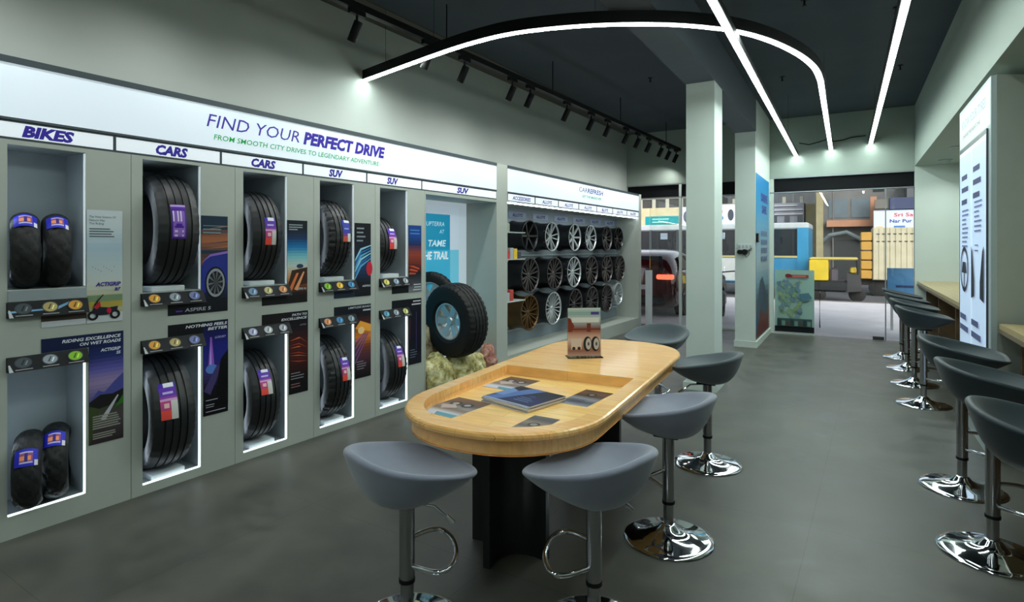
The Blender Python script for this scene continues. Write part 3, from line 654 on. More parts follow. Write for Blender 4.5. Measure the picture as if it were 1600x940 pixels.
rows = [(1.595, .2, [(5.36, Kk, Kk, 6, 0, 'glossy black'), (5.96, F, Kk, 5, 2, 'silver-faced split spoke'), (6.66, F, Kk, 7, 0, 'machined silver seven-spoke'), (7.22, F, Kk, 5, 2, 'silver five-spoke'), (7.86, G, Kk, 5, 2, 'dark grey'), (8.36, Kk, Kk, 8, 1, 'small black')]),
        (1.085, .225, [(5.37, G, Kk, 8, 2, 'grey mesh'), (6.04, G, Kk, 14, 1, 'grey multi-spoke'), (6.64, F, Kk, 6, 2, 'bright silver'), (7.26, G, Kk, 6, 2, 'dark twin-spoke'), (7.86, G, Kk, 10, 2, 'dark mesh'), (8.42, G, Kk, 7, 2, 'dark large-spoke')]),
        (.605, .225, [(5.36, Bz, Bz, 8, 2, 'bronze'), (6.00, F, Kk, 18, 1, 'silver fine-spoke dish'), (6.69, G, Kk, 12, 1, 'dark grey many-spoke'), (7.28, G, Kk, 9, 2, 'dark split-spoke'), (7.86, G, Kk, 16, 1, 'black multi-spoke'), (8.35, F, M_SILVER, 6, 2, 'silver')])]
rn = ['top', 'middle', 'bottom']
for ri, (z, rad, ws) in enumerate(rows):
    for ci, (u, mf, mbr, nsp, sty, desc) in enumerate(ws):
        zz = z + (.04 if (ri == 2 and ci == 5) else 0) - (.0 if ci < 2 else 0)
        wheel('alloy_wheel', '%s alloy wheel, %s from the left in the %s row' % (desc, ['first', 'second', 'third', 'fourth', 'fifth', 'last'][ci], rn[ri]), u, .17, zz, rad+.006 if not (ri == 2 and ci == 5) else .19, .25, nsp, mf, mbr, style=sty)
# accessory shelves at the near end of the alcove
for i, (z, items) in enumerate(((1.62, [(150, 160, 140)]), (1.30, [(200, 60, 50), (170, 175, 180), (230, 190, 40), (60, 60, 70)]), (.80, [(180, 185, 190), (190, 70, 60)]))):
    sh = MB().box(4.57, 5.0, .02, .2, z, z+.012).build('glass_shelf', mat('pale_shelf', (185, 195, 190), .3), M=WM)
    tag(sh, 'short pale accessory shelf beside the wheels, %s of three' % ['topmost', 'middle', 'lowest'][i], 'shelf', 'accessory shelves')
    for j, c in enumerate(items):
        m = mat('packet_%d_%d' % (i, j), c, .5)
        bx = MB().box(4.62+.085*j, 4.695+.085*j, .05, .12, z+.012, z+.012+(.10, .13, .12, .09)[j % 4], bev=.004).build('accessory_box', m, M=WM)
        tag(bx, '%s accessory box on the %s shelf by the wheels' % ({(150, 160, 140): 'grey-green', (200, 60, 50): 'red', (170, 175, 180): 'grey', (230, 190, 40): 'yellow', (60, 60, 70): 'black', (180, 185, 190): 'white', (190, 70, 60): 'dull red'}[c], ['topmost', 'middle', 'lowest'][i]), 'box')

# ------------------------------------------------------------------ boulder alcove content
def boulder(label, u, off, z, sx, sy, sz, m, seed):
    import bmesh
    bm = bmesh.new(); bmesh.ops.create_icosphere(bm, subdivisions=4, radius=1)
    for v in bm.verts:
        p = v.co.normalized(); n1 = noise.noise(p*1.3+Vector((seed*3.1, 0, 0))); n2 = noise.noise(p*4+Vector((0, seed, 0))); n3 = noise.voronoi(p*2.2+Vector((seed, seed, 0)))[0][0]
        v.co = p*(.86+.28*n1+.07*n2+.18*n3)
    me = bpy.data.meshes.new('boulder'); bm.to_mesh(me); bm.free(); me.materials.append(m)
    zmin = min(v.co.z for v in me.vertices); 
    for v in me.vertices: v.co = Vector((v.co.x*sx, v.co.y*sy, (v.co.z-zmin)*sz))
    me.polygons.foreach_set('use_smooth', [True]*len(me.polygons))
    o = bpy.data.objects.new('boulder', me); C.objects.link(o); o.matrix_world = WM @ Matrix.Translation((u, off, z))
    return tag(o, label, 'boulder', 'boulders under the mounted tyre')
def rock_mat(name, c1, c2, c3):
    m = mat(name, c1, .6, bump=.9, bscale=14); nt = m.node_tree; b = nt.nodes['Principled BSDF']
    tc = nt.nodes.new('ShaderNodeTexCoord'); n = nt.nodes.new('ShaderNodeTexNoise'); n.inputs['Scale'].default_value = 11; n.inputs['Detail'].default_value = 9; n.inputs['Roughness'].default_value = .7
    nt.links.new(tc.outputs['Object'], n.inputs[0]); r = nt.nodes.new('ShaderNodeValToRGB'); e = r.color_ramp.elements
    e[0].position = .36; e[0].color = (*lin(c3), 1); e[1].position = .66; e[1].color = (*lin(c2), 1); k = e.new(.5); k.color = (*lin(c1), 1)
    nt.links.new(n.outputs['Fac'], r.inputs[0]); nt.links.new(r.outputs[0], b.inputs['Base Color']); return m
RG = rock_mat('ochre_rock', (190, 178, 112), (250, 246, 205), (96, 84, 42)); RR = rock_mat('red_rock', (160, 98, 84), (225, 185, 165), (84, 44, 38)); RW = rock_mat('tan_rock', (165, 150, 118), (215, 205, 170), (90, 76, 56))
for q in (('large ochre boulder at the left front of the alcove', 3.32, .02, .02, .20, .17, .20, RG, 1), ('ochre boulder in the front middle of the alcove', 3.68, .03, .02, .19, .17, .19, RG, 2), ('tan boulder at the front right of the alcove', 4.0, .08, .02, .16, .14, .16, RG, 3),
          ('small red boulder at the right edge of the alcove', 4.24, .05, .02, .115, .11, .17, RR, 4), ('brown-red boulder at the back left of the alcove', 3.27, .27, .02, .14, .11, .27, RR, 5), ('pale ochre boulder behind the mounted tyre', 3.60, .32, .02, .2, .09, .335, RW, 6),
          ('olive boulder stacked at the back right of the alcove', 4.06, .27, .02, .16, .12, .25, RG, 7)): boulder(*q)
# mounted tyre on a rim, in front; smaller one behind
def mounted(label, u, off, z, rz, ry, Ro, Ri, W):
    M = WM @ Matrix.Translation((u, off, z)) @ Matrix.Rotation(R(rz), 4, 'Z') @ Matrix.Rotation(R(ry), 4, 'Y')
    o = thing('mounted_tyre', label, 'tyre', M=M)
    tyre_mesh('rubber_tyre', Ro, Ri, W, 2, o, M_RUBM, grooves=4)
    # rim facing -x
    mb = MB(); h = W/2; r = Ri+.006
    prof = [(r, -h*.85), (r*.95, -h*.8), (r*.9, -h*.3), (r*.85, 0), (r*.85, h*.6), (r, h*.8), (r*.97, h*.85), (r*.8, h*.6), (r*.8, 0), (r*.86, -h*.4), (r*.93, -h*.85)]
    mb.lathe(prof, 40, 'x', loop=True)
    for i in range(6):
        a = 2*pi*i/6; ca, sa = cos(a), sin(a)
        q = lambda rr, ww, x: (x, rr*ca-ww*sa, rr*sa+ww*ca)
        mb.rings([[q(r*.1, -r*.14, -h*.5), q(r*.1, r*.14, -h*.5), q(r*.1, r*.14, -h*.2), q(r*.1, -r*.14, -h*.2)], [q(r*.92, -r*.2, -h*.75), q(r*.92, r*.2, -h*.75), q(r*.92, r*.2, -h*.45), q(r*.92, -r*.2, -h*.45)]], caps=True)
    mb.lathe([(.001, -h*.7), (r*.2, -h*.7), (r*.26, -h*.55), (r*.26, -h*.2), (.001, -h*.2)], 24, 'x')
    mb.build('alloy_rim', M_SILVER, o, smooth=30)
    return o
mounted('big black off-road tyre with a chrome rim standing on the boulders', 3.57, -.02, .715, -10, -4, .375, .18, .25)
mounted('smaller black tyre half hidden behind the big tyre in the alcove', 3.60, .33, .935, 24, 0, .26, .15, .15)

# ------------------------------------------------------------------ ceiling light lines
def light_line(label, pts, zb, group=None, closed=False, wires=()):
    t = thing('linear_pendant_light', label, 'light', group='linear ceiling lights')
    hh = .09
    P = [Vector((x, y)) for x, y in pts]
    def ribbon(wd, z0, z1):
        rs = []
        for i, p in enumerate(P):
            d = (P[min(i+1, len(P)-1)]-P[max(i-1, 0)]).normalized(); n = Vector((-d.y, d.x))
            a, b = p+n*wd/2, p-n*wd/2
            rs.append([(a.x, a.y, z0), (b.x, b.y, z0), (b.x, b.y, z1), (a.x, a.y, z1)])
        return MB().rings(rs, caps=True)
    ribbon(.062, zb, zb+(.05 if zb < 3 else .085)).build('housing', M_BLACK, t)
    ribbon(.046, zb-.006, zb-.0005).build('diffuser', M_LED, t)
    for (x, y) in wires: MB().tube([(x, y, zb+.049), (x, y, CZ-.0005)], .0016, 6).build('suspension_wire', M_BLACK, t)
    return t
cen = (-2.2, 5.62)
arc = [(-4.0, 4.05), (-3.7, 3.99), (-3.4, 3.925), (-3.1, 3.86), (-2.86, 3.815), (-2.6, 3.775), (-2.4, 3.755)]
arc = [(-4.03, 4.06), (-3.4, 3.92), (-2.86, 3.80), (-2.5, 3.745), (-2.2, 3.74), (-1.9, 3.80), (-1.6, 3.905), (-1.35, 4.03), (-1.116, 4.18), (-.92, 4.35), (-.739, 4.55), (-.58, 4.82), (-.446, 5.15), (-.34, 5.52), (-.275, 5.92), (-.255, 6.35)]
arc = [(-3.935, 3.965)]+[(x*.975, y*.975) for x, y in arc[1:]]
def catmull(p, n=5, D=2):
    out = []
    for i in range(len(p)-1):
        a, b, c, d = p[max(i-1, 0)], p[i], p[i+1], p[min(i+2, len(p)-1)]
        for k in range(n):
            t = k/n; out.append(tuple(.5*((2*b[j])+(-a[j]+c[j])*t+(2*a[j]-5*b[j]+4*c[j]-d[j])*t*t+(-a[j]+3*b[j]-3*c[j]+d[j])*t**3) for j in range(D)))
    out.append(p[-1]); return out
light_line('curved black pendant light sweeping from the left wall round to the shopfront', catmull(arc)+[(-.256, 7.1), (-.28, YB-.012)], 3.02, wires=((-3.62, 3.90), (-2.95, 3.745), (-1.56, 3.807), (-.257, 7.2)))
light_line('straight linear light crossing over the curved light', [(-.735, -2.7), (-.735, 3.7), (-.785, YB-.012)], 2.962, wires=((-.735, 1), (-.77, 9)))
light_line('added unseen linear light behind the camera, brightening the left wall', [(-2.3, -2.7), (-2.3, .6)], 3.06, wires=((-2.3, -2), (-2.3, 0)))  # out of view, added to brighten the near left wall
light_line('straight linear light nearest the counter side', [(.31, 1.2), (.31, 4.5), (.26, YB-.012)], 3.06, wires=((.31, 1.5), (.27, 9)))
# cable sagging between fittings on the front fascia
mb = MB(); mb.tube([(-.74, YB-.012, 3.17), (-.6, YB-.012, 3.13), (-.45, YB-.012, 3.16), (-.3, YB-.012, 3.20), (-.24, YB-.012, 3.15), (-.1, YB-.012, 3.16), (0, YB-.012, 3.19), (.2, YB-.012, 3.20)], .008, 6)
tag(mb.build('cable', M_BLACK), 'thin dark cable sagging along the wall above the shopfront', 'cable')

# track with spots
TA = Vector((-3.164, 2.872, 3.2)); TB = Vector((-2.700, 10.62, 3.2)); td = (TB-TA).normalized(); tn = Vector((td.y, -td.x, 0))
TA0 = TA-td*3.5; TB = TB-td*.02
tr = thing('lighting_track', 'long black track along the left wall carrying the spotlights', 'track')
def seg(mb, A, B, w_, z0, z1):
    n = Vector((td.y, -td.x, 0))*w_/2
    mb.rings([[A+n+Vector((0, 0, z0)), A-n+Vector((0, 0, z0)), A-n+Vector((0, 0, z1)), A+n+Vector((0, 0, z1))], [B+n+Vector((0, 0, z0)), B-n+Vector((0, 0, z0)), B-n+Vector((0, 0, z1)), B+n+Vector((0, 0, z1))]], caps=True)
mb = MB(); seg(mb, TA0, TB, .055, 0, .05); mb.build('rail', M_BLACK, tr)
mb = MB()
for (x, y) in ((-2.732-.12, 5.978), (-2.693-.12, 7.93), (-2.666-.1, 9.887), (-3.0, 4.1), (-3.13, 1.9)):
    s_ = (Vector((x, y, 0))-TA).dot(td); p = TA+td*s_; MB().tube([(p.x, p.y, 3.24), (p.x, p.y, CZ-.0005)], .006, 8).build('hanging_rod', M_BLACK, tr)
SP = [(-3.15, 3.09), (-3.11, 3.87), (-3.08, 4.36), (-3.03, 5.15), (-3.01, 5.5), (-2.96, 6.33), (-2.92, 6.99), (-2.89, 7.5), (-2.86, 8.15), (-2.83, 8.6), (-2.8, 9.06), (-2.77, 9.63), (-2.75, 10.02), (-2.72, 10.42)]
sproto = None
ordn = ['nearest', 'second', 'third', 'fourth', 'fifth', 'sixth', 'seventh', 'eighth', 'ninth', 'tenth', 'eleventh', 'twelfth', 'thirteenth', 'last']
SP = [(-3.4, -1.2), (-3.33, .2), (-3.27, 1.1), (-3.2, 2.1)]+SP  # extra unseen spots added on the track to light the left side
ordn = ['first of those added, hidden', 'second of those added, hidden', 'third of those added, hidden', 'fourth of those added, hidden']+ordn
for i, (x, y) in enumerate(SP):
    s_ = (Vector((x, y, 3.2))-TA).dot(td); p = TA+td*s_
    lb = 'black cylinder spotlight on the track, %s from the camera' % ordn[i] if i not in (4, 17) else 'black cylinder spotlight on the track, %s' % ('nearest to the camera' if i == 4 else 'last before the shopfront')
    if sproto is None:
        t = sproto = thing('track_spotlight', lb, 'spotlight', group='spotlights on the ceiling track')
        MB().box(-.018, .018, -.07, .07, -.035, 0).build('adapter', M_BLACK, t)
        MB().tube([(0, 0, -.034), (0, 0, -.10)], .009, 8).build('stem', M_BLACK, t)
        d = Vector((-.42, -.1, -.9)).normalized(); c0 = Vector((.02, 0, -.085)); mb = MB(); mb.tube([c0, c0+d*.005, c0+d*.15, c0+d*.155], [.030, .033, .033, .031], 20); mb.build('lamp_head', M_BLACK, t, smooth=40)
        MB().tube([c0+d*.1551, c0+d*.1565], .024, 16).build('lens', mat('dim_lens', (60, 62, 66), .2), t)
    else:
        t = copy_tree(sproto); t['label'] = lb
    ld = bpy.data.lights.new('spot_lamp', 'SPOT'); ld.energy = SPOTW; ld.spot_size = R(150); ld.spot_blend = 1; ld.shadow_soft_size = .03; ld.color = (.97, 1, .97)
    lo_ = bpy.data.objects.new('lamp', ld); C.objects.link(lo_); lo_.parent = t; dd = Vector((-.42, -.1, -.9)).normalized()
    lo_.location = Vector((.02, 0, -.085))+dd*.175; lo_.rotation_euler = dd.to_track_quat('-Z', 'Y').to_euler()
    t.location = (p.x, p.y, 3.1995); t.rotation_euler = (0, 0, math.atan2(td.y, td.x)-pi/2)

# sprinkler nozzles and small ceiling fittings
for i, (x, y) in enumerate(((-.2, 3.2), (.05, 4.2), (-.35, 5.6), (.35, 6.2), (-.75, 8.0), (.5, 8.2), (-2.35, 4.9), (-2.2, 7.2))):
    mb = MB(); mb.lathe([(.03, CZ-.0005), (.03, CZ-.008), (.009, CZ-.012), (.009, CZ-.05), (.02, CZ-.052), (.02, CZ-.056), (.001, CZ-.058)], 14)
    o = mb.build('ceiling_nozzle', M_BLACK, smooth=30); o.location = (x, y, 0)
    tag(o, 'small dark nozzle on the charcoal ceiling', 'nozzle', 'nozzles on the ceiling')
# downlights under the soffit
for i, (x, y) in enumerate(((1.149, 10.1), (1.122, 8.85))):
    t = thing('soffit_downlight', 'round downlight under the soffit %s' % ('nearest the shopfront' if i == 0 else 'nearer the totem'), 'light', (x, y, 2.68), group='soffit downlights')
    MB().lathe([(.085, -.0005), (.085, -.008), (.065, -.01), (.06, -.002)], 28).build('trim_ring', M_ALU, t, smooth=30)
    ld = bpy.data.lights.new('down_lamp', 'SPOT'); ld.energy = 34; ld.spot_size = R(140); ld.spot_blend = 1; ld.shadow_soft_size = .05; ld.color = (.9, 1, .95)
    lo_ = bpy.data.objects.new('lamp', ld); C.objects.link(lo_); lo_.parent = t; lo_.location = (0, 0, -.012)
    MB().lathe([(.06, -.004), (.001, -.004)], 28).build('lens', mat('dim_downlight', (150, 155, 150), .4), t)

# ------------------------------------------------------------------ oak table
TC1 = Vector((-1.37, 2.31)); TC2 = Vector((-1.455, 3.80)); TD = (TC2-TC1).normalized(); TAng = math.atan2(TD.y, TD.x)
TL = (TC2-TC1).length; TM = Matrix.Translation((TC1.x, TC1.y, 0)) @ Matrix.Rotation(TAng, 4, 'Z')   # local x towards the shopfront
tb = thing('oak_display_table', 'long round-ended honey oak table with a sunken display tray', 'table', M=TM)
HW = .475
def stadium(w_, n=28, x0=0, x1=None, ex=2.15):
    x1 = TL if x1 is None else x1; pts = []
    for k in range(n+1):
        a = -pi/2+pi*k/n; c_, s_ = cos(a), sin(a)
        pts.append((x1+w_*abs(c_)**(2/ex), w_*(1 if s_ > 0 else -1)*abs(s_)**(2/ex)))
    for k in range(n+1):
        a = pi/2+pi*k/n; c_, s_ = cos(a), sin(a)
        pts.append((x0-w_*abs(c_)**(2/ex), w_*(1 if s_ > 0 else -1)*abs(s_)**(2/ex)))
    return pts
zt = .735; rim = .085; trx = .715    # far end of the tray in local x
def trayring(w_, n=28, x1=trx, ex=2.15, m=29):
    pts = []
    for k in range(m): pts.append((x1, -w_+2*w_*k/(m-1)))
    for k in range(n+1):
        a = pi/2+pi*k/n; c_, s_ = cos(a), sin(a)
        pts.append((0-w_*abs(c_)**(2/ex), w_*(1 if s_ > 0 else -1)*abs(s_)**(2/ex)))
    return pts
out = stadium(HW)           # 58 points
inn = trayring(HW-rim)      # 58 points
mb = MB()
rs = []
for (ins, z) in ((.012, zt-.034), (.002, zt-.028), (0, zt-.017), (.003, zt-.007), (.010, zt-.001), (.016, zt)):
    rs.append([(x, y, z) for x, y in stadium(HW-ins)])
mb.rings([[(x, y, zt-.034) for x, y in trayring(HW-rim)]]+rs+[[(x, y, zt) for x, y in inn]])
mb.rings([[(x, y, zt) for x, y in inn], [(x, y, zt-.055) for x, y in trayring(HW-rim+.0)]])
mb.build('tabletop', M_OAK, tb)
# top between the tray and the far end is covered by the ring faces (inner ring far side lies on the straight line)
mb = MB(); mb.prism(trayring(HW-rim+.001), zt-.075, zt-.055); mb.build('tray_floor', M_TRAY, tb)
mb = MB()
rs = [[(x, y, z) for x, y in stadium(HW-i, x1=TL-.0)] for i, z in ((.04, zt-.035), (.034, zt-.042), (.030, zt-.09), (.035, zt-.098))]
mb.rings(rs, caps=False)
mb.rings([[(x, y, zt-.098) for x, y in stadium(HW-.03)], [(x, y, zt-.098) for x, y in stadium(HW-.09)], [(x, y, zt-.035) for x, y in stadium(HW-.09)]])
mb.build('apron', M_OAKE, tb)
for cxn in (.08, TL-.25):
    mb = MB(); T = Matrix.Translation((cxn, .045, 0)) @ Matrix.Rotation(-TAng, 4, 'Z'); mb.tr(T)
    L_ = .205; th = .035; rc = .0
    pts = []
    # plan: four arms with concave quarter curves between them
    K = 7
    tips = [(1, 0), (0, 1), (-1, 0), (0, -1)]
    for i in range(4):
        d = Vector(tips[i]); e = Vector(tips[(i+1) % 4]); nrm = e
        pts.append(d*L_-e*th/2); pts.append(d*L_+e*th/2)
        a0 = d*L_+e*th/2; a1 = e*L_+d*th/2; cc = d*.10+e*.10
        for k in range(1, K):
            t_ = k/K; q = a0*(1-t_)**2+(d*-.03+e*-.03)*2*t_*(1-t_)+a1*t_**2; pts.append(q)
    mb.prism([(q.x, q.y) for q in pts], 0, zt-.0755)
    mb.build('leg', M_LEG, tb, smooth=30)

# brochures lying in the tray
def brochure(label, corners, draw, n=1, thick=.002, name='brochure'):
    """corners: near-left, near-right, far-right, far-left on the tray floor"""
    P = [Vector((x, y)) for x, y in corners]; c = sum(P, Vector((0, 0)))/4; ex = ((P[1]-P[0])+(P[2]-P[3]))/2; ey = ((P[3]-P[0])+(P[2]-P[1]))/2
    W, L_ = ex.length, ey.length; ang = math.atan2(ex.y, ex.x)
    for i in range(n):
        a = Art(.0002); a.board(-W/2, -L_/2, W/2, L_/2, thick, (225, 225, 225)); draw(a, W, L_)
        o = a.build(name, PRINT, M=Matrix.Translation((c.x+.004*((i*7) % 3-1), c.y+.004*((i*5) % 3-1), zt-.0548+thick*(i+1)+.0003*i)) @ Matrix.Rotation(ang+.02*((i*3) % 3-1), 4, 'Z') @ Matrix.Rotation(-pi/2, 4, 'X'))
        tag(o, label if n == 1 else label % ['lowest', 'second from the bottom', 'third from the bottom', 'fourth from the bottom', 'fifth from the bottom', 'topmost'][i if i < n-1 else 5], 'brochure', 'brochures in the table tray' if n == 1 else 'stacked dark brochures in the tray')
def bro_brown(a, W, L_):
    a.grad(-W/2, -L_/2, W/2, L_/2, [(215, 218, 225), (200, 205, 215), (130, 100, 84), (150, 140, 135), (90, 80, 78), (110, 76, 56), (120, 90, 70)], 18)
    a.rect(-W/2, -L_/2, W/2, -L_*.38, (200, 205, 228)); a.poly([(0, -L_*.5), (W*.5, -L_*.5), (W*.5, -L_*.36), (-W*.1, -L_*.36)], (90, 150, 170))
    for i in (-1, 1): a.ring(W*.17*i, L_*.16, W*.09, W*.15, (50, 44, 44)).ell(W*.17*i, L_*.16, W*.08, W*.08, (170, 168, 170))
    a.poly([(-W*.4, 0), (-W*.1, L_*.1), (W*.1, -L_*.05), (-W*.2, -L_*.2)], (190, 170, 165))
def bro_dark(a, W, L_):
    a.grad(-W/2, -L_/2, W/2, L_/2, [(30, 36, 60), (24, 40, 92), (20, 30, 70), (14, 18, 34), (16, 18, 30)], 16); a.poly([(-W*.5, -L_*.5), (-W*.25, -L_*.5), (W*.1, L_*.5), (-W*.2, L_*.5)], (80, 110, 170)).poly([(-W*.5, -L_*.2), (-W*.3, -L_*.2), (-W*.3, L_*.2), (-W*.5, L_*.3)], (110, 140, 190))
    a.ell(W*.15, L_*.05, W*.06, L_*.05, (50, 60, 120)).lines(W*.0, -L_*.1, W*.35, 3, L_*.09, L_*.02, (130, 150, 190), 1).rect(-W*.5, -L_*.5, W*.5, -L_*.46, (170, 176, 200))
def bro_rust(a, W, L_):
    a.grad(-W/2, -L_/2, W/2, L_/2, [(150, 154, 164), (60, 66, 84), (140, 140, 146), (70, 52, 44), (110, 74, 56), (74, 54, 44)], 16)
    a.lines(-W*.4, -L_*.15, W*.8, 5, L_*.055, L_*.02, (40, 44, 60), 4).ring(0, L_*.2, W*.1, W*.17, (40, 36, 36)).ell(0, L_*.2, W*.09, W*.09, (150, 140, 130))
def bro_pale(a, W, L_):
    a.grad(-W/2, -L_/2, W/2, L_/2, [(225, 222, 215), (160, 140, 120), (90, 90, 96), (150, 130, 112), (80, 80, 84), (110, 104, 100)], 14); a.ring(0, 0, W*.14, W*.22, (60, 56, 56)).ell(0, 0, W*.12, W*.12, (150, 146, 140))
brochure('brown and white brochure at the left end of the tray', [(-1.745, 2.12), (-1.53, 2.10), (-1.53, 2.39), (-1.745, 2.41)], bro_brown)
brochure('brown and white brochure at the far left corner of the tray', [(-1.75, 2.67), (-1.55, 2.66), (-1.54, 2.94), (-1.745, 2.95)], bro_brown)
brochure('dark blue brochure in the middle stack of the tray, %s', [(-1.555, 2.40), (-1.25, 2.335), (-1.27, 2.62), (-1.56, 2.68)], bro_dark, n=5, thick=.005)
brochure('rust coloured brochure at the right edge of the tray', [(-1.235, 2.58), (-1.07, 2.575), (-1.09, 2.88), (-1.245, 2.89)], bro_rust)
brochure('small pale brochure nearest the front right of the tray', [(-1.25, 2.07), (-1.13, 2.08), (-1.10, 2.32), (-1.24, 2.33)], bro_pale)
# acrylic stand with a card
cv = Vector((-1.406+1.58, 3.519-3.392, 0)); ang = math.atan2(cv.y, cv.x); cw = cv.length
CM = Matrix.Translation((-1.58, 3.392, zt)) @ Matrix.Rotation(ang, 4, 'Z')
t = thing('card_holder', 'clear upright card holder with a tyre advert standing on the table', 'card holder', M=CM)
mb = MB(); mb.box(-.004, cw+.012, -.035, .075, .0005, .004).box(-.004, cw+.004, -.003, -.001, .004, .345).box(-.004, cw+.004, .005, .007, .004, .32); mb.build('acrylic_stand', GLASS, t)
def card(a, W, h):
    a.board(0, 0, W, h, .003, (210, 210, 210))
    a.grad(0, 0, W, h, [(196, 160, 146), (150, 100, 88), (180, 140, 124), (215, 190, 178), (190, 150, 136), (120, 50, 36), (150, 160, 165), (190, 205, 206), (130, 168, 168), (200, 214, 214)], 26)
    a.poly([(0, h*.5), (W*.12, h*.5), (W*.2, h*.62), (W*.08, h*.78), (0, h*.8)], (120, 54, 40)).rect(W*.58, h*.5, W*.7, h*.68, (110, 56, 44)).rect(W*.12, h*.7, W*.95, h*.8, (215, 222, 224)).rect(W*.7, h*.86, W*.95, h*.92, (80, 70, 150))
    for i in (0, 1):
        cx = W*(.6+.24*i); a.ell(cx, h*.25, W*.13, h*.155, (36, 34, 36)).ell(cx+W*.03, h*.25, W*.085, h*.12, (190, 190, 194)).ell(cx+W*.03, h*.25, W*.03, h*.04, (80, 78, 80))
    a.rect(W*.1, h*.14, W*.42, h*.36, (215, 200, 192))
    for i in (.18, .34): a.ell(W*i, h*.16, W*.05, h*.035, (60, 50, 50))
a = Art(.0002); card(a, cw, .31); o = a.build('printed_card', PRINT, t); o.matrix_local = Matrix.Translation((0, -.0065, .012))

# ------------------------------------------------------------------ stools
def seat_mesh():
    """front towards +x, origin under the seat where the column meets"""
    mb = MB(); n = 60; SC = 1.07
    def outline(a):
        c_, s_ = cos(a), sin(a); ex = 3.4 if c_ > 0 else 2.3
        return SC/((abs(c_)/.205)**ex+(abs(s_)/(.228+.010*c_))**ex)**(1/ex)
    def hrim(a):
        b = (1-cos(a))/2; return .108+.104*b**1.7+.016*abs(sin(a))**3
    def thick(a): return .010+.020*((1-cos(a))/2)**.8
    rs = []
    for rho in (.04, .25, .45, .62, .75, .85, .92, .965):
        r_ = []
        for k in range(n):
            a = 2*pi*k/n; R_ = outline(a)-thick(a); h = hrim(a)-.004; base = .092+.010*max(0, cos(a))*rho
            r_.append((R_*rho*cos(a), R_*rho*sin(a), base+(h-base)*rho**(4.2-1.2*(1+cos(a))/2)))
        rs.append(r_)
    for (f, dz) in ((-.75, .001), (-.35, .004), (0, .0), (.25, -.010)):
        rs.append([((outline(2*pi*k/n)+f*thick(2*pi*k/n))*cos(2*pi*k/n), (outline(2*pi*k/n)+f*thick(2*pi*k/n))*sin(2*pi*k/n), hrim(2*pi*k/n)+dz*(.5+thick(2*pi*k/n)*17)) for k in range(n)])
    for rho in (1.0, .975, .93, .86, .76, .62, .45, .25):
        r_ = []
        for k in range(n):
            a = 2*pi*k/n; R_ = outline(a); h = hrim(a)-.026*(.35+.65*(1-cos(a))/2)
            u = (1+cos(a))/2; p = 4.6*(1-u)**1.0+1.5*u
            r_.append((R_*rho*cos(a), R_*rho*sin(a), h*rho**p))
        rs.append(r_)
    mb.rings(rs, caps=True)
    return mb
SEATS = {}
def make_stool(label, x, y, rim, face, foot, m, group, lever=None, flip=1):
    """rim = height of the back rim"""
    t = thing('bar_stool', label, 'stool', (x, y, 0), 0, group)
    zb = rim-.205
    if m.name not in SEATS:
        o = seat_mesh().build('seat', m, t, smooth=True); SEATS[m.name] = o.data
        o.modifiers.new('sub', 'SUBSURF').levels = 1; o.modifiers['sub'].render_levels = 1
    else:
        o = bpy.data.objects.new('seat', SEATS[m.name]); C.objects.link(o); o.parent = t; o.modifiers.new('sub', 'SUBSURF').render_levels = 1
    o.matrix_local = Matrix.Translation((0, 0, zb)) @ Matrix.Rotation(face, 4, 'Z')
    Fm = Matrix.Rotation(face, 4, 'Z'); Gm = Matrix.Rotation(foot, 4, 'Z')
    MB().box(-.06, .06, -.06, .06, zb-.006, zb+.006, bev=.002).tr(Fm).build('mounting_plate', M_BLACK, t)
    MB().lathe([(.001, zb), (.029, zb), (.029, .19), (.001, .19)], 28).build('column_sleeve', M_BRUSH, t, smooth=40)
    MB().lathe([(.031, .19), (.031, .176), (.026, .174), (.001, .174)], 28).build('collar', M_BLACK, t, smooth=40)
    MB().lathe([(.025, .175), (.025, .03)], 28).build('lower_column', M_BRUSH, t, smooth=40)
    prof = [(.214, 0), (.217, .006), (.212, .011), (.19, .016), (.15, .022), (.11, .030), (.075, .041), (.05, .055), (.036, .072), (.0265, .078), (.001, .078)]
    MB().lathe(prof, 72).build('base', M_CHROME, t, smooth=50)
    # D shaped foot ring
    pts = [(.02, .012, .055), (.05, .06, .048), (.085, .105, .038), (.12, .118, .028), (.155, .095, .015), (.18, .045, 0), (.186, -.01, -.012), (.175, -.055, -.022), (.15, -.078, -.028), (.11, -.07, -.034), (.06, -.04, -.04), (.02, -.012, -.045)]
    zf = .285
    mb = MB().tr(Gm @ Matrix.Translation((0, 0, zf))); pts = [(a_, b_*flip, c_) for a_, b_, c_ in pts]; mb.tube(catmull(pts, 4, 3), .0095, 10); mb.build('foot_ring', M_CHROME, t, smooth=40)
    mb = MB().tr(Fm); la = lever if lever is not None else -1.0
    mb.tr(Matrix.Rotation(la, 4, 'Z')); mb.tube([(.03, 0, zb-.012), (.11, 0, zb-.02), (.17, 0, zb-.065)], .0055, 8); mb.tube([(.155, 0, zb-.053), (.185, 0, zb-.078)], .010, 10); mb.build('height_lever', M_CHROME, t, smooth=40)
    return t
GT = 'velvet stools round the oak table'; GC = 'dark stools along the counter'
make_stool('grey velvet bar stool at the near left end of the table', -1.462, 1.692, .695, R(72), R(30), M_GREY, GT, lever=R(20))
make_stool('grey velvet bar stool in the foreground, at the near right of the table', -.839, 2.036, .70, R(166), R(212), M_GREY, GT, lever=R(60), flip=-1)
make_stool('grey velvet bar stool on the right side of the table, nearer the camera', -.785, 2.87, .725, R(176), R(180), M_GREY, GT, lever=R(110))
make_stool('slate velvet bar stool between the table and the pillar', -.83, 3.99, .75, R(180), R(180), M_TEAL, GT, lever=R(200))
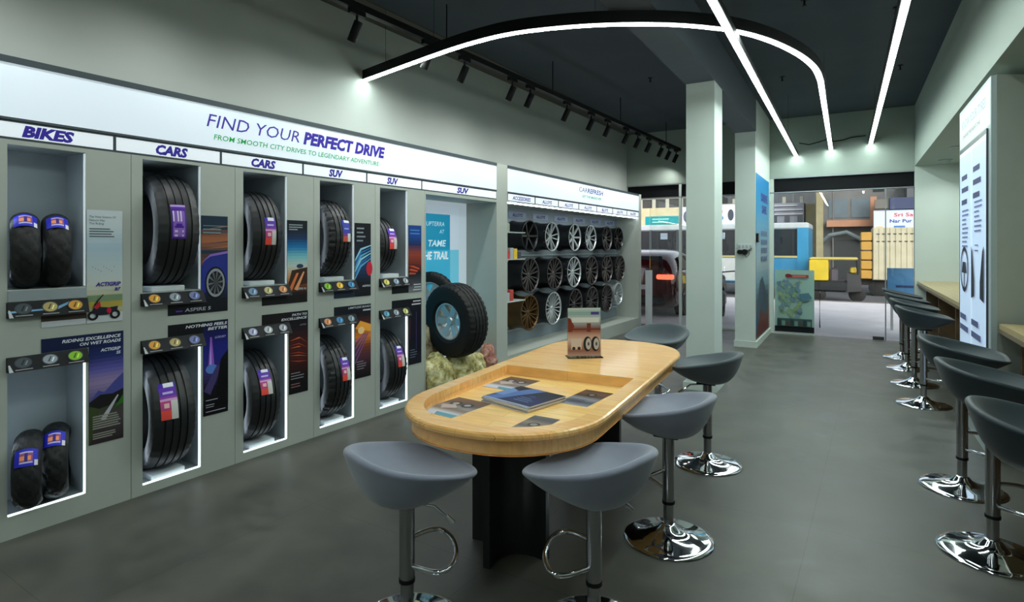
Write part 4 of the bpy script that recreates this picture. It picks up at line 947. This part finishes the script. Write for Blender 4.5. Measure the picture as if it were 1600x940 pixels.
make_stool('slate velvet bar stool at the far end of the table', -1.36, 4.66, .80, R(-100), R(-90), M_TEAL, GT, lever=R(0))
dl = ['nearest the camera, its seat cut by the right edge', 'second from the camera', 'third from the camera, before the lit totem', 'first beyond the lit totem', 'second beyond the lit totem', 'third beyond the lit totem', 'last one, nearest the shopfront']
for i, y in enumerate((2.59, 3.49, 4.36, 6.5, 7.41, 8.31, 9.12)):
    make_stool('dark bar stool at the counter, %s' % dl[i], .575, y, .90, R((-4, 3, -6, 2, -3, 4, 0)[i]), R(-20), M_DARK, GC, lever=R(40))

# ------------------------------------------------------------------ counter side
def counter(label, y0, y1):
    t = thing('wall_counter', label, 'counter')
    MB().box(XR+.03, 1.495, y0, y1, .90, .936).build('worktop', M_COUNTER, t)
    MB().box(XR+.028, XR+.05, y0, y1, .872, .899).build('edge_rail', M_COUNTERE, t)
    MB().box(1.30, 1.36, y0, y1, 0, .899).build('back_panel', M_BWOOD, t)
    n = max(1, int((y1-y0)/1.1))
    for k in range(n+1):
        y = y0+.02+(y1-y0-.06)*k/n; MB().box(XR+.14, 1.30, y, y+.03, 0, .899).build('support_panel', M_BWOOD, t)
    return t
counter('pale wood wall counter between the totem and the shopfront', 6.34, YB-.005)
counter('pale wood wall counter on the camera side of the totem', .6, 5.015)
# totem sign
TMx = Matrix(((0, -1, 0, 0), (-1, 0, 0, 0), (0, 0, 1, 0), (0, 0, 0, 1)))
t = thing('totem_sign', 'tall white backlit information totem between the two counters', 'sign', M=Matrix.Translation((XR, 0, 0)) @ Matrix.Rotation(-pi/2, 4, 'Z'))
# local x = -Y world, local -y = -X world : draw with x' = -Y
def TX(y): return -y
MB().box(TX(6.33), TX(5.02), -.012, .0195, 0, 2.615).build('casing', mat('totem_casing', (152, 166, 166), .4), t)
a = Art(.0005); a.rect(TX(6.30), .10, TX(5.05), 2.59, (150, 165, 168))
a.grad(TX(6.30), 2.29, TX(5.05), 2.59, [(192, 200, 190), (176, 188, 190)], 6)
a.text('KNOW YOUR TYRES', TX(6.2), 2.44, .075, (120, 138, 150), w=1.0, it=.1).text('CHOOSE THE RIGHT ONE', TX(6.15), 2.36, .03, (90, 100, 110), w=.75)
o = a.build('header_panel', DIMLIT, t); o.matrix_local = Matrix.Translation((0, -.0125, 0))
MB().box(TX(6.24), TX(5.09), -.026, -.0145, .12, 2.27).build('screen_frame', M_DFRAME, t)
a = Art(.0005); X0, X1 = TX(6.20), TX(5.10); a.rect(X0, .14, X1, 2.235, (205, 222, 240)); xm = (X0+X1)/2; a.rect(X0+.02, .14, xm-.04, 2.2, (186, 206, 232)).rect(xm+.03, .14, X1-.02, 2.2, (186, 206, 232))
for (cx, zz) in ((X0+.1, 2.0), (xm+.08, 2.02)):
    for i in range(3): a.rect(cx, zz-.10*i, cx+.26+.05*(i % 2), zz-.10*i+.04, (60, 66, 96))
for (cx, zz, n) in ((X0+.14, 1.74, 9), (xm+.14, 1.78, 7)): a.lines(cx, zz, .3, n, .036, .014, (96, 106, 140), 2)
a.rect(xm+.16, 1.46, xm+.3, 1.47, (90, 100, 130)).rect(xm+.16, 1.42, xm+.3, 1.43, (90, 100, 130))
a.ring(X0+.26, 1.27, .15, .185, (30, 32, 44)).rect(X0+.24, 1.09, X0+.28, 1.3, (30, 32, 44)).poly([(X0+.14, 1.24), (X0+.38, 1.24), (X0+.33, 1.33), (X0+.19, 1.33)], (30, 32, 44))
a.poly([(xm+.03, 1.06), (xm+.16, 1.08), (xm+.16, 1.2), (xm+.08, 1.42), (xm+.03, 1.46)], (26, 28, 36)).poly([(X1-.02, 1.06), (X1-.17, 1.08), (X1-.17, 1.2), (X1-.08, 1.42), (X1-.02, 1.46)], (26, 28, 36))
for (cx, zz) in ((X0+.08, .86), (xm+.05, .86)):
    for i in range(2): a.rect(cx, zz-.09*i, cx+.28+.1*i, zz-.09*i+.045, (70, 78, 110))
for (cx, zz, n) in ((X0+.14, .64, 12), (xm+.14, .64, 12)): a.lines(cx, zz, .3, n, .036, .014, (110, 122, 156), 5)
o = a.build('lit_screen', SCREEN, t); o.matrix_local = Matrix.Translation((0, -.0265, 0))

# ------------------------------------------------------------------ shopfront glazing
YG = YB+.02
def pane(n, x0, x1, z0=.03, z1=2.36, t=.010): 
    w_ = struct(MB().box(x0, x1, YG, YG+t, z0, z1).build('window_%d' % n, GLASS)); return w_
pane(1, -3.26, -2.715); pane(2, -2.665, -1.475); pane(3, -1.125, -.51)
mb = MB()
for x0, x1 in ((-2.715, -2.67), (-1.188, -1.128)): mb.box(x0, x1, YG-.015, YG+.04, 0, 2.62)
mb.box(-3.26, -1.468, YG-.012, YG+.03, 0, .03).box(-1.128, -.51, YG-.012, YG+.03, 0, .028)
struct(mb.build('trim_3', M_PILL))
struct(MB().box(-3.9, XR, YB+.005, YB+.05, 2.36, 2.375).box(-3.9, XR, YB+.004, YB+.06, 2.60, 2.6195).build('trim_4', M_ALU))
# glass entrance door, patch fittings and bar handle
t = thing('door_1', 'clear glass entrance door with metal patch fittings', 'door'); t['kind'] = 'structure'
MB().box(-.505, .455, YG, YG+.012, .04, 2.34).build('glass_leaf', GLASS, t)
MB().box(.29, .44, YG-.008, YG+.02, .005, .055).build('patch_fitting', mat('dark_metal', (60, 62, 62), .4, metal=.5), t)
MB().box(.29, .44, YG-.008, YG+.02, 2.31, 2.355).build('patch_fitting', MATS['dark_metal'], t)
mb = MB(); mb.tube([(-.44, YG+.01, .14), (-.44, YG-.05, .16), (-.44, YG-.05, .70), (-.44, YG+.01, .72)], .009, 8); mb.build('handle', mat('maroon_bar', (110, 80, 90), .4, metal=.4), t, smooth=40)
pane(4, .465, XR)
struct(MB().box(.452, .468, YG-.004, YG+.016, 0, 2.36).build('trim_5', M_ALU))
# pale board left of the car and sign frame at left end
tag(MB().box(-3.325, -3.20, YB-.05, YB-.02, .0, 1.02).build('white_board', M_WHITE), 'narrow white board standing by the end of the wheel wall', 'board')
# map poster on the glass
a = Art(.0006); a.board(-1.11, .04, -.52, 1.07, .004, (140, 170, 160)); a.rect(-1.11, .13, -.52, 1.07, (150, 182, 172)).rect(-1.11, .04, -.52, .135, (20, 26, 30))
rr = random.Random(4); cols = [(140, 164, 118), (112, 142, 160), (122, 156, 138), (100, 132, 150), (134, 160, 128), (108, 136, 142)]
for i in range(60):
    cx = -.89+.2*(rr.random()-.5)*1.7; cz = .60+.34*(rr.random()-.5)*1.7; pts = []
    for k in range(7): aa = 2*pi*k/7; q = .018+.03*rr.random(); pts.append((cx+q*cos(aa), cz+q*sin(aa)*1.1))
    a.poly(pts, cols[i % 6])
a.poly([(-.74, .68), (-.60, .70), (-.55, .62), (-.64, .56), (-.72, .57)], (80, 120, 134)).rect(-.93, .945, -.6, .995, (150, 60, 56)).ell(-.9, .98, .05, .03, (120, 40, 40)).rect(-.84, .955, -.64, .985, (190, 110, 100))
a.rect(-1.07, .14, -.55, .27, (60, 84, 84))
for i in range(8): a.rect(-1.06+.063*i, .15, -1.01+.063*i, .25-.02*(i % 3), ((40, 60, 60), (110, 140, 134), (80, 70, 60))[i % 3])
o = a.build('map_poster', PRINT, M=Matrix.Translation((0, YB-.005, 0))); tag(o, 'pale green map poster with a red logo on the shopfront glass', 'poster')
# tall blue banner on the poster wall (faces +x)
a = Art(.0006); y0, y1 = 8.97, 10.45
BM = Matrix.Translation((-1.19+.006, 0, 0)) @ Matrix.Rotation(pi/2, 4, 'Z')
a.board(y0, .12, y1, 2.53, .005, (60, 130, 160))
a.grad(y0, .12, y1, 2.53, [(70, 44, 44), (110, 60, 56), (60, 64, 80), (120, 150, 165), (140, 165, 178), (130, 165, 185), (90, 160, 195), (50, 150, 200), (40, 140, 195), (36, 130, 190)], 30)
a.poly([(y0, .5), (y0+.4, .95), (y0+.7, 1.0), (y0+1.0, .8), (y1, .6), (y1, .2), (y0, .2)], (60, 72, 92)).poly([(y0, .12), (y0+.5, .5), (y0+1.0, .38), (y1, .5), (y1, .12)], (110, 50, 48))
a.text('DRIVE', y0+.5, 2.16, .12, (50, 50, 140), w=.75, bold=.05).text('SAFE', y0+.6, 1.98, .12, (50, 50, 140), w=.55, bold=.05)
for i in range(4):
    for j in range(3): a.rect(y0+.5+.25*j, 1.62-.13*i, y0+.68+.25*j, 1.70-.13*i, (70, 110, 150))
o = a.build('wall_banner', PRINT, M=BM); tag(o, 'tall blue sky and road banner on the wall before the entrance', 'banner')
# switch box on the pier with two plugs
t = thing('switch_panel', 'white switch panel with black plugs on the pier', 'switch', (-1.33, 8.928, 1.38))
MB().box(-.1, .1, -.02, 0, .03, .12, bev=.004).build('switch_plate', M_WHITE, t)
for x in (-.07, -.02, .03, .08): MB().box(x-.018, x+.012, -.026, -.0205, .055, .10).build('rocker', mat('ivory_rocker', (170, 178, 172), .4), t)
MB().lathe([(.001, -.07), (.035, -.07), (.042, -.05), (.042, -.001), (.001, -.001)], 18, 'y').build('plug', M_BLACK, t, smooth=30)
mb = MB(); mb.tr(Matrix.Translation((-.07, 0, 0))); mb.lathe([(.001, -.05), (.03, -.05), (.034, -.03), (.034, -.001), (.001, -.001)], 18, 'y'); mb.build('plug', M_BLACK, t, smooth=30)
mb = MB(); mb.tube([(0, -.05, -.02), (.03, -.06, -.08), (.06, -.04, -.03), (.06, -.03, .03), (.10, -.025, .06)], .006, 6); mb.build('cord', M_BLACK, t)
t = thing('wall_speaker', 'small black box on the corner of the banner wall', 'box', (-1.19, 8.945, 1.52))
MB().box(.0065, .035, .0, .12, 0, .13, bev=.004).build('housing', M_BLACK, t); MB().box(.0352, .037, .02, .10, .02, .11).build('grille', M_DFRAME, t)

# ------------------------------------------------------------------ outside
M_PAVE = mat('pale_concrete_paving', (206, 203, 208), .8, noise_amt=.08, nscale=2)
struct(MB().box(-14, 10, YB+.06, 18, -.12, -.02).build('ground_pavement', M_PAVE))
struct(MB().box(-60, 50, 18, 90, -.3, -.14).build('ground_road', mat('grey_asphalt', (84, 84, 88), .85, noise_amt=.12, nscale=1.5)))
struct(MB().box(-14, 10, 17.85, 18.0, -.3, .0).build('trim_6', mat('kerb_stone', (104, 98, 98), .8)))
def mm(c, r=.6):
    g = sum(c)/3; d = tuple(int((v*.86+g*.14)*.86) for v in c)       # colours muted and darkened so the street renders less bright
    return mat('street_colour_%02x%02x%02x' % c, d, r, noise_amt=.10, nscale=3)
# blue bus
bu = thing('city_bus', 'blue and cream city bus passing left of the entrance', 'bus', (0, 20, -.14))
D = 2.2
MB().box(-9, -1.15, 0, D, .42, 1.28, bev=.05).build('lower_body', mm((40, 140, 196), .35), bu)
MB().box(-9, -1.2, .03, D-.03, 1.2, 2.2, bev=.03).build('glazing', mm((38, 44, 52), .15), bu)
MB().box(-9.02, -1.13, -.01, D+.01, 2.16, 2.36, bev=.04).build('roof', mm((196, 208, 214), .4), bu)
mb = MB()
for x in [-9+.95*k for k in range(8)]+[-1.28]: mb.box(x, x+.09, -.012, .05, 1.26, 2.18)
mb.build('window_pillars', mm((60, 70, 80), .4), bu)
mb = MB()
for k in range(7): mb.box(-8.6+.95*k, -8.35+.95*k, -.006, -.001, 1.86, 2.08)
mb.build('window_panes', mm((150, 170, 190), .2), bu)
mb = MB(); mb.box(-9, -1.16, -.014, -.004, 1.26, 1.32).build('yellow_stripe', mm((200, 190, 120), .4), bu)
mb = MB().box(-5.9, -3.2, -.016, -.002, .5, 1.24).build('cream_panel', mm((206, 212, 214), .4), bu)
mb = MB().box(-1.45, -1.14, -.016, D, .45, 2.2).build('front_post', mm((40, 150, 205), .35), bu)
for x in (-7.4, -2.6):
    mb = MB(); mb.tr(Matrix.Translation((x, .12, .44))); mb.lathe([(.001, -.14), (.2, -.14), (.25, -.12), (.44, -.1), (.44, .14), (.001, .14)], 28, 'y'); mb.build('wheel', M_RUBM, bu, smooth=30)
mb = MB()
for k in range(7): mb.box(-8.3+.95*k, -8.0+.95*k, .3, .5, 1.5, 1.85, bev=.05)
mb.build('passenger_seats', mm((120, 120, 124), .7), bu)
# yellow and black auto rickshaw
ri = thing('auto_rickshaw', 'yellow roofed black auto rickshaw on the road', 'rickshaw', (-.45, 19.0, -.14))
MB().box(-.62, .62, 0, 1.1, 1.22, 1.29, bev=.03).build('roof', mm((222, 200, 90), .5), ri)
MB().box(-.62, -.12, 0, 1.1, .62, 1.22, bev=.02).build('hood', mm((240, 205, 20), .5), ri)
MB().box(-.62, .35, 0, 1.1, .3, .62, bev=.05).build('body', mm((32, 34, 38), .4), ri)
mb = MB(); mb.rings([[(.35, .1, .3), (.35, 1, .3), (.35, 1, .85), (.35, .1, .85)], [(.72, .3, .32), (.72, .8, .32), (.66, .8, .8), (.66, .3, .8)]], caps=True); mb.build('front_cowl', mm((38, 40, 44), .4), ri)
MB().box(.42, .58, .2, .9, .84, 1.0, bev=.03).build('headlamp_panel', mm((225, 190, 40), .4), ri)
mb = MB(); mb.tube([(.62, .12, .8), (.58, .1, 1.23)], .02, 6); mb.build('windscreen_post', mm((30, 30, 30), .4), ri)
for x, yy in ((-.4, .1), (.6, .5)):
    mb = MB(); mb.tr(Matrix.Translation((x, yy, .22))); mb.lathe([(.001, -.06), (.1, -.06), (.22, -.04), (.22, .06), (.001, .06)], 20, 'y'); mb.build('wheel', M_RUBM, ri, smooth=30)
MB().box(-.1, .12, .25, .85, .55, .98, bev=.06).build('bench_seat', mm((90, 84, 100), .7), ri)
# lorry with cream corrugated box
lo = thing('container_lorry', 'lorry with a cream corrugated cargo box and yellow end', 'lorry', (0, 22, -.14))
mb = MB(); x = .62
while x < 4.2:
    mb.box(x, x+.11, -.02, .3, .55, 2.2); mb.box(x+.11, x+.15, 0, .3, .55, 2.2); x += .15
mb.build('corrugated_side', mm((214, 204, 170), .6), lo)
MB().box(.6, 4.3, .02, 2.0, .53, 2.22).build('cargo_box', mm((206, 196, 164), .6), lo)
mb = MB(); 
for k in range(5): mb.box(.27, .58, 0, 1.9, .56+.31*k, .84+.31*k, bev=.02)
mb.build('yellow_end_door', mm((218, 160, 50), .5), lo)
MB().box(.3, 4.3, .3, 1.7, .34, .54).build('chassis', mm((40, 34, 32), .7), lo)
mb = MB()
for k in range(24): mb.box(.7+.15*k, .79+.15*k, -.026, -.021, 2.0, 2.03); mb.box(.7+.15*k, .79+.15*k, -.026, -.021, 1.76, 1.79)
mb.build('rivets', mm((60, 56, 50), .6), lo)
for x in (.75, 1.25, 3.2):
    mb = MB(); mb.tr(Matrix.Translation((x, .35, .26))); mb.lathe([(.001, -.12), (.14, -.12), (.26, -.1), (.26, .12), (.001, .12)], 24, 'y'); mb.build('wheel', M_RUBM, lo, smooth=30)
# dark red car by the window
cr = thing('parked_car', 'dark red hatchback with lit tail lamp parked outside the left window', 'car', (-3.93, 11.9, -.02))
def carbody():
    mb = MB(); secs = []
    # cross sections along y (length), rear towards -y (camera)
    for (y, w0, w1, zb, zbelt, zroof) in ((0, .52, .42, .28, .72, .86), (.06, .74, .58, .2, .92, 1.1), (.25, .82, .6, .16, 1.0, 1.32), (.7, .85, .6, .16, 1.0, 1.42), (1.5, .86, .6, .16, .98, 1.44), (2.2, .86, .58, .16, .96, 1.3), (2.7, .85, .62, .16, .94, 1.02), (3.5, .82, .66, .18, .84, .88), (3.9, .68, .5, .25, .6, .66)):
        secs.append([(-w0, y, zb+.08), (-w0*.9, y, zb), (w0*.9, y, zb), (w0, y, zb+.08), (w0*1.01, y, (zb+zbelt)/2), (w0*.98, y, zbelt), (w1*1.05, y, zroof-.07), (w1*.8, y, zroof), (-w1*.8, y, zroof), (-w1*1.05, y, zroof-.07), (-w0*.98, y, zbelt), (-w0*1.01, y, (zb+zbelt)/2)])
    mb.rings(secs, caps=True); return mb
o = carbody().build('body', mat('dark_red_car_paint', (70, 14, 20), .2, coat=1), cr, smooth=40); o.modifiers.new('s', 'SUBSURF').render_levels = 2
mb = MB(); mb.rings([[(-.56, .085, .98), (.56, .085, .98), (.48, .25, 1.26), (-.48, .25, 1.26)], [(-.56, .045, .99), (.56, .045, .99), (.48, .21, 1.28), (-.48, .21, 1.28)]], caps=True); mb.build('rear_window', mm((60, 68, 78), .08), cr)
mb = MB()
for s_ in (-1, 1): mb.rings([[(s_*.835, .45, 1.0), (s_*.845, 1.1, 1.0), (s_*.68, 1.05, 1.28), (s_*.68, .6, 1.26)], [(s_*.855, .45, 1.0), (s_*.865, 1.1, 1.0), (s_*.70, 1.05, 1.28), (s_*.70, .6, 1.26)]], caps=True); mb.rings([[(s_*.845, 1.16, 1.0), (s_*.845, 1.95, .99), (s_*.67, 1.75, 1.27), (s_*.68, 1.12, 1.28)], [(s_*.865, 1.16, 1.0), (s_*.865, 1.95, .99), (s_*.69, 1.75, 1.27), (s_*.70, 1.12, 1.28)]], caps=True)
mb.build('side_windows', mm((24, 28, 34), .08), cr)
for s_ in (-1, 1):
    MB().box(min(s_*.42, s_*.76), max(s_*.42, s_*.76), -.01, .14, .80, .90, bev=.02).build('tail_lamp', mat('lit_tail_lamp', (255, 60, 40), .3, emit=2.2, ecol=(1, .12, .06)), cr)
MB().box(-.6, .6, -.06, .12, .26, .46, bev=.04).build('bumper', mm((24, 22, 24), .5), cr)
MB().box(-.2, .2, -.02, .06, .58, .68, bev=.01).build('number_plate', mm((200, 204, 206), .4), cr)
for s_ in (-1, 1):
    for yy in (.75, 3.0):
        mb = MB(); mb.tr(Matrix.Translation((s_*.76, yy, .30))); mb.lathe([(.001, -.1), (.18, -.1), (.2, -.08), (.30, -.09), (.31, 0), (.30, .09), (.2, .08), (.18, .1), (.001, .1)], 28, 'x'); mb.build('wheel', M_RUBM, cr, smooth=35)
# motorbike parked by the car: dark frame seen through the glass
mbk = thing('parked_motorbike', 'dark motorbike parked between the car and the white pillar', 'motorbike', (-2.3, 12.2, -.02), R(96))
for x in (-.55, .55):
    mb = MB(); mb.tr(Matrix.Translation((x, 0, .3))); mb.lathe([(.22, -.035), (.28, -.05), (.30, 0), (.28, .05), (.22, .035)], 28, 'y', loop=True)
    for k in range(5): aa = 2*pi*k/5; mb.tube([(0, 0, 0), (.23*cos(aa), 0, .23*sin(aa))], .012, 6)
    mb.build('wheel', M_RUBM, mbk, smooth=35)
MB().box(-.2, .25, -.12, .12, .28, .58, bev=.05).build('engine', mm((58, 58, 62), .3), mbk)
mb = MB(); mb.rings([[(-.05, -.1, .6), (-.05, .1, .6), (-.05, .08, .74), (-.05, -.08, .74)], [(.15, -.13, .6), (.15, .13, .6), (.15, .1, .82), (.15, -.1, .82)], [(.35, -.09, .62), (.35, .09, .62), (.35, .07, .8), (.35, -.07, .8)]], caps=True); mb.build('fuel_tank', mm((30, 44, 80), .25), mbk, smooth=40)
MB().box(-.62, -.05, -.1, .1, .66, .74, bev=.03).build('saddle', mm((20, 20, 22), .6), mbk)
mb = MB(); mb.tube([(.55, 0, .3), (.42, 0, .75), (.38, 0, .95)], .025, 8); mb.tube([(.33, -.3, .98), (.38, 0, .95), (.33, .3, .98)], .014, 8); mb.tube([(-.55, 0, .3), (-.1, 0, .4), (.35, 0, .62)], .022, 8); mb.build('frame', mm((90, 90, 94), .3), mbk)
mb = MB(); mb.tr(Matrix.Translation((.47, 0, .82))); mb.lathe([(.001, -.04), (.07, -.03), (.08, .04), (.001, .05)], 16, 'x'); mb.build('headlamp', mm((170, 174, 178), .2), mbk, smooth=30)

# blue notice board outside right
t = thing('notice_board', 'blue notice board standing outside the glass right of the door', 'sign', (0, 12.2, 0))
MB().box(.55, 1.35, 0, .05, .62, 1.08, bev=.005).build('board_panel', mm((60, 130, 190), .5), t)
MB().box(.68, .95, -.006, -.001, .74, .78).build('printed_line', mm((24, 50, 110), .5), t)
MB().box(.6, .64, .01, .04, -.02, .62).box(1.26, 1.30, .01, .04, -.02, .62).build('post', M_ALU, t)
# buildings
def windows(parent, xs, zs, y, w_, h, m):
    for z in zs:
        for x in xs: MB().box(x, x+w_, y-.03, y, z, z+h).build('window', m, parent)
WG = mm((70, 84, 96), .2)
b1 = thing('shop_building', 'white building with rows of small windows behind the bus', 'building', (0, 34, -.14))
MB().box(-7.0, -2.15, 0, 8, 0, 3.95).build('wall', mm((150, 154, 168), .8), b1)
windows(b1, [-6.8+.62*k for k in range(8)], (2.92,), 0, .26, .34, mm((60, 68, 84), .3))
mb = MB()
for k, z in enumerate((2.82, 3.32, 3.55, 3.78)): mb.box(-6.98, -2.2-.25*(k == 3), -.10, -.001, z, z+.06)
mb.build('ledges', mm((206, 210, 224), .8), b1)
mb = MB()
for k in range(6): mb.box(-6.6+.85*k, -6.44+.85*k, .2, .4, 3.95, 4.3)
mb.build('roof_posts', mm((190, 190, 176), .8), b1)
MB().box(-2.1, -1.55, .5, 1.5, 0, 3.9).build('side_block', mm((170, 160, 120), .8), b1)
b2 = thing('shop_building', 'long cream shop building above the bus on the left', 'building', (0, 33, -.14))
MB().box(-22, -7.2, 0, 8, 0, 4.9).build('wall', mm((70, 72, 72), .8), b2)
mb = MB()
for k in range(12): mb.box(-16.2+.78*k, -16.0+.78*k, -.06, -.001, 3.85, 4.35)
mb.box(-16.2, -7.2, -.06, -.001, 4.36, 4.45); mb.build('balcony_posts', mm((206, 204, 190), .8), b2)
MB().box(-14, -8.3, -.25, -.002, 2.7, 3.84).build('cream_signboard', mm((226, 214, 168), .6), b2)
a = Art(.004); a.rect(-10.3, 2.88, -8.38, 3.36, (20, 140, 150)); a.lines(-9.9, 3.16, 1.4, 2, .17, .07, (150, 210, 200), 4); o = a.build('teal_banner', PRINT, b2); o.matrix_local = Matrix.Translation((0, -.26, 0))
a = Art(.004); a.rect(-8.28, 2.75, -7.2, 3.84, (206, 212, 230)); a.ell(-7.95, 3.3, .17, .3, (84, 88, 110)).ell(-7.95, 3.05, .06, .1, (60, 64, 80)); o = a.build('white_signboard', PRINT, b2); o.matrix_local = Matrix.Translation((0, -.27, 0))
b6 = thing('billboard', 'small white billboard with red and blue shapes seen between the pillars', 'sign', (0, 32.2, -.14))
a = Art(.004); a.board(-6.9, 2.75, -5.2, 3.9, .1, (150, 150, 150)); a.rect(-6.85, 2.8, -5.25, 3.85, (214, 220, 226)); a.ell(-6.2, 3.5, .3, .16, (200, 70, 60)).ell(-6.1, 3.15, .24, .15, (70, 130, 190)).ell(-5.5, 3.3, .15, .3, (70, 76, 90)); a.build('board_face', PRINT, b6)
MB().box(-6.1, -5.95, .11, .2, 0, 3.4).build('post', M_ALU, b6)
b3 = thing('building_with_balcony', 'grey building with an orange balcony behind the rickshaw', 'building', (0, 31, -.14))
MB().box(-1.5, 2.1, .8, 8, 0, 7).build('wall', mm((120, 122, 122), .8), b3)
MB().box(-1.0, 1.0, 0, .8, 2.55, 2.85).build('balcony_slab', mm((196, 134, 98), .7), b3)
MB().box(.75, 1.0, .0, .2, 2.85, 3.9).build('balcony_post', mm((196, 134, 98), .7), b3)
MB().box(-1.45, -1.15, .2, .8, 0, 4.2).build('pillar', mm((170, 160, 120), .8), b3)
windows(b3, (-.95, .0), (3.0,), .8, .8, .9, mm((96, 116, 130), .3))
MB().box(-.75, .45, .6, .79, 0, 1.95).build('shutter_opening', mm((40, 46, 50), .5), b3)
mb = MB(); mb.tube([(-1.15, .3, 1.9), (-.9, .2, 2.15), (-.2, .2, 2.3), (.5, .3, 1.9)], .1, 8); mb.build('awning', mm((110, 124, 130), .6), b3)
mb = MB(); mb.tube([(-.75, .3, 0), (-.75, .3, 4.4)], .035, 8); mb.tube([(.85, .3, 0), (.85, .3, 2.6)], .03, 8); mb.build('pipes', mm((110, 110, 110), .5), b3)
b4 = thing('shop_building', 'building with a blue and white signboard above the lorry', 'building', (0, 30, -.14))
MB().box(2.1, 14, .5, 8, 0, 5).build('wall', mm((104, 108, 116), .8), b4)
a = Art(.004); a.board(.85, 2.35, 6, 3.2, .25, (180, 190, 205)); a.rect(.87, 2.37, 5.9, 3.15, (196, 206, 220)); a.text('Sri Sai', 1.6, 2.92, .16, (200, 50, 80), w=.75, bold=.02).text('Nar Pur Dra', 1.45, 2.66, .15, (50, 60, 150), w=1.25, bold=.02).rect(1.6, 2.42, 2.0, 2.52, (60, 110, 180)).rect(.95, 2.4, 1.2, 2.5, (220, 180, 120))
o = a.build('signboard', PRINT, b4)
MB().box(1.45, 3.4, .1, .6, 3.25, 3.75).build('upper_signboard', mm((40, 56, 110), .5), b4)
MB().box(.9, 1.4, .2, .6, 3.3, 3.7).build('air_unit', mm((120, 116, 110), .6), b4)
b5 = thing('shop_building', 'dark low shop front far behind the road on the left', 'building', (0, 45, -.14))
MB().box(-40, 40, 0, 4, 0, 9).build('wall', mm((96, 100, 106), .8), b5)
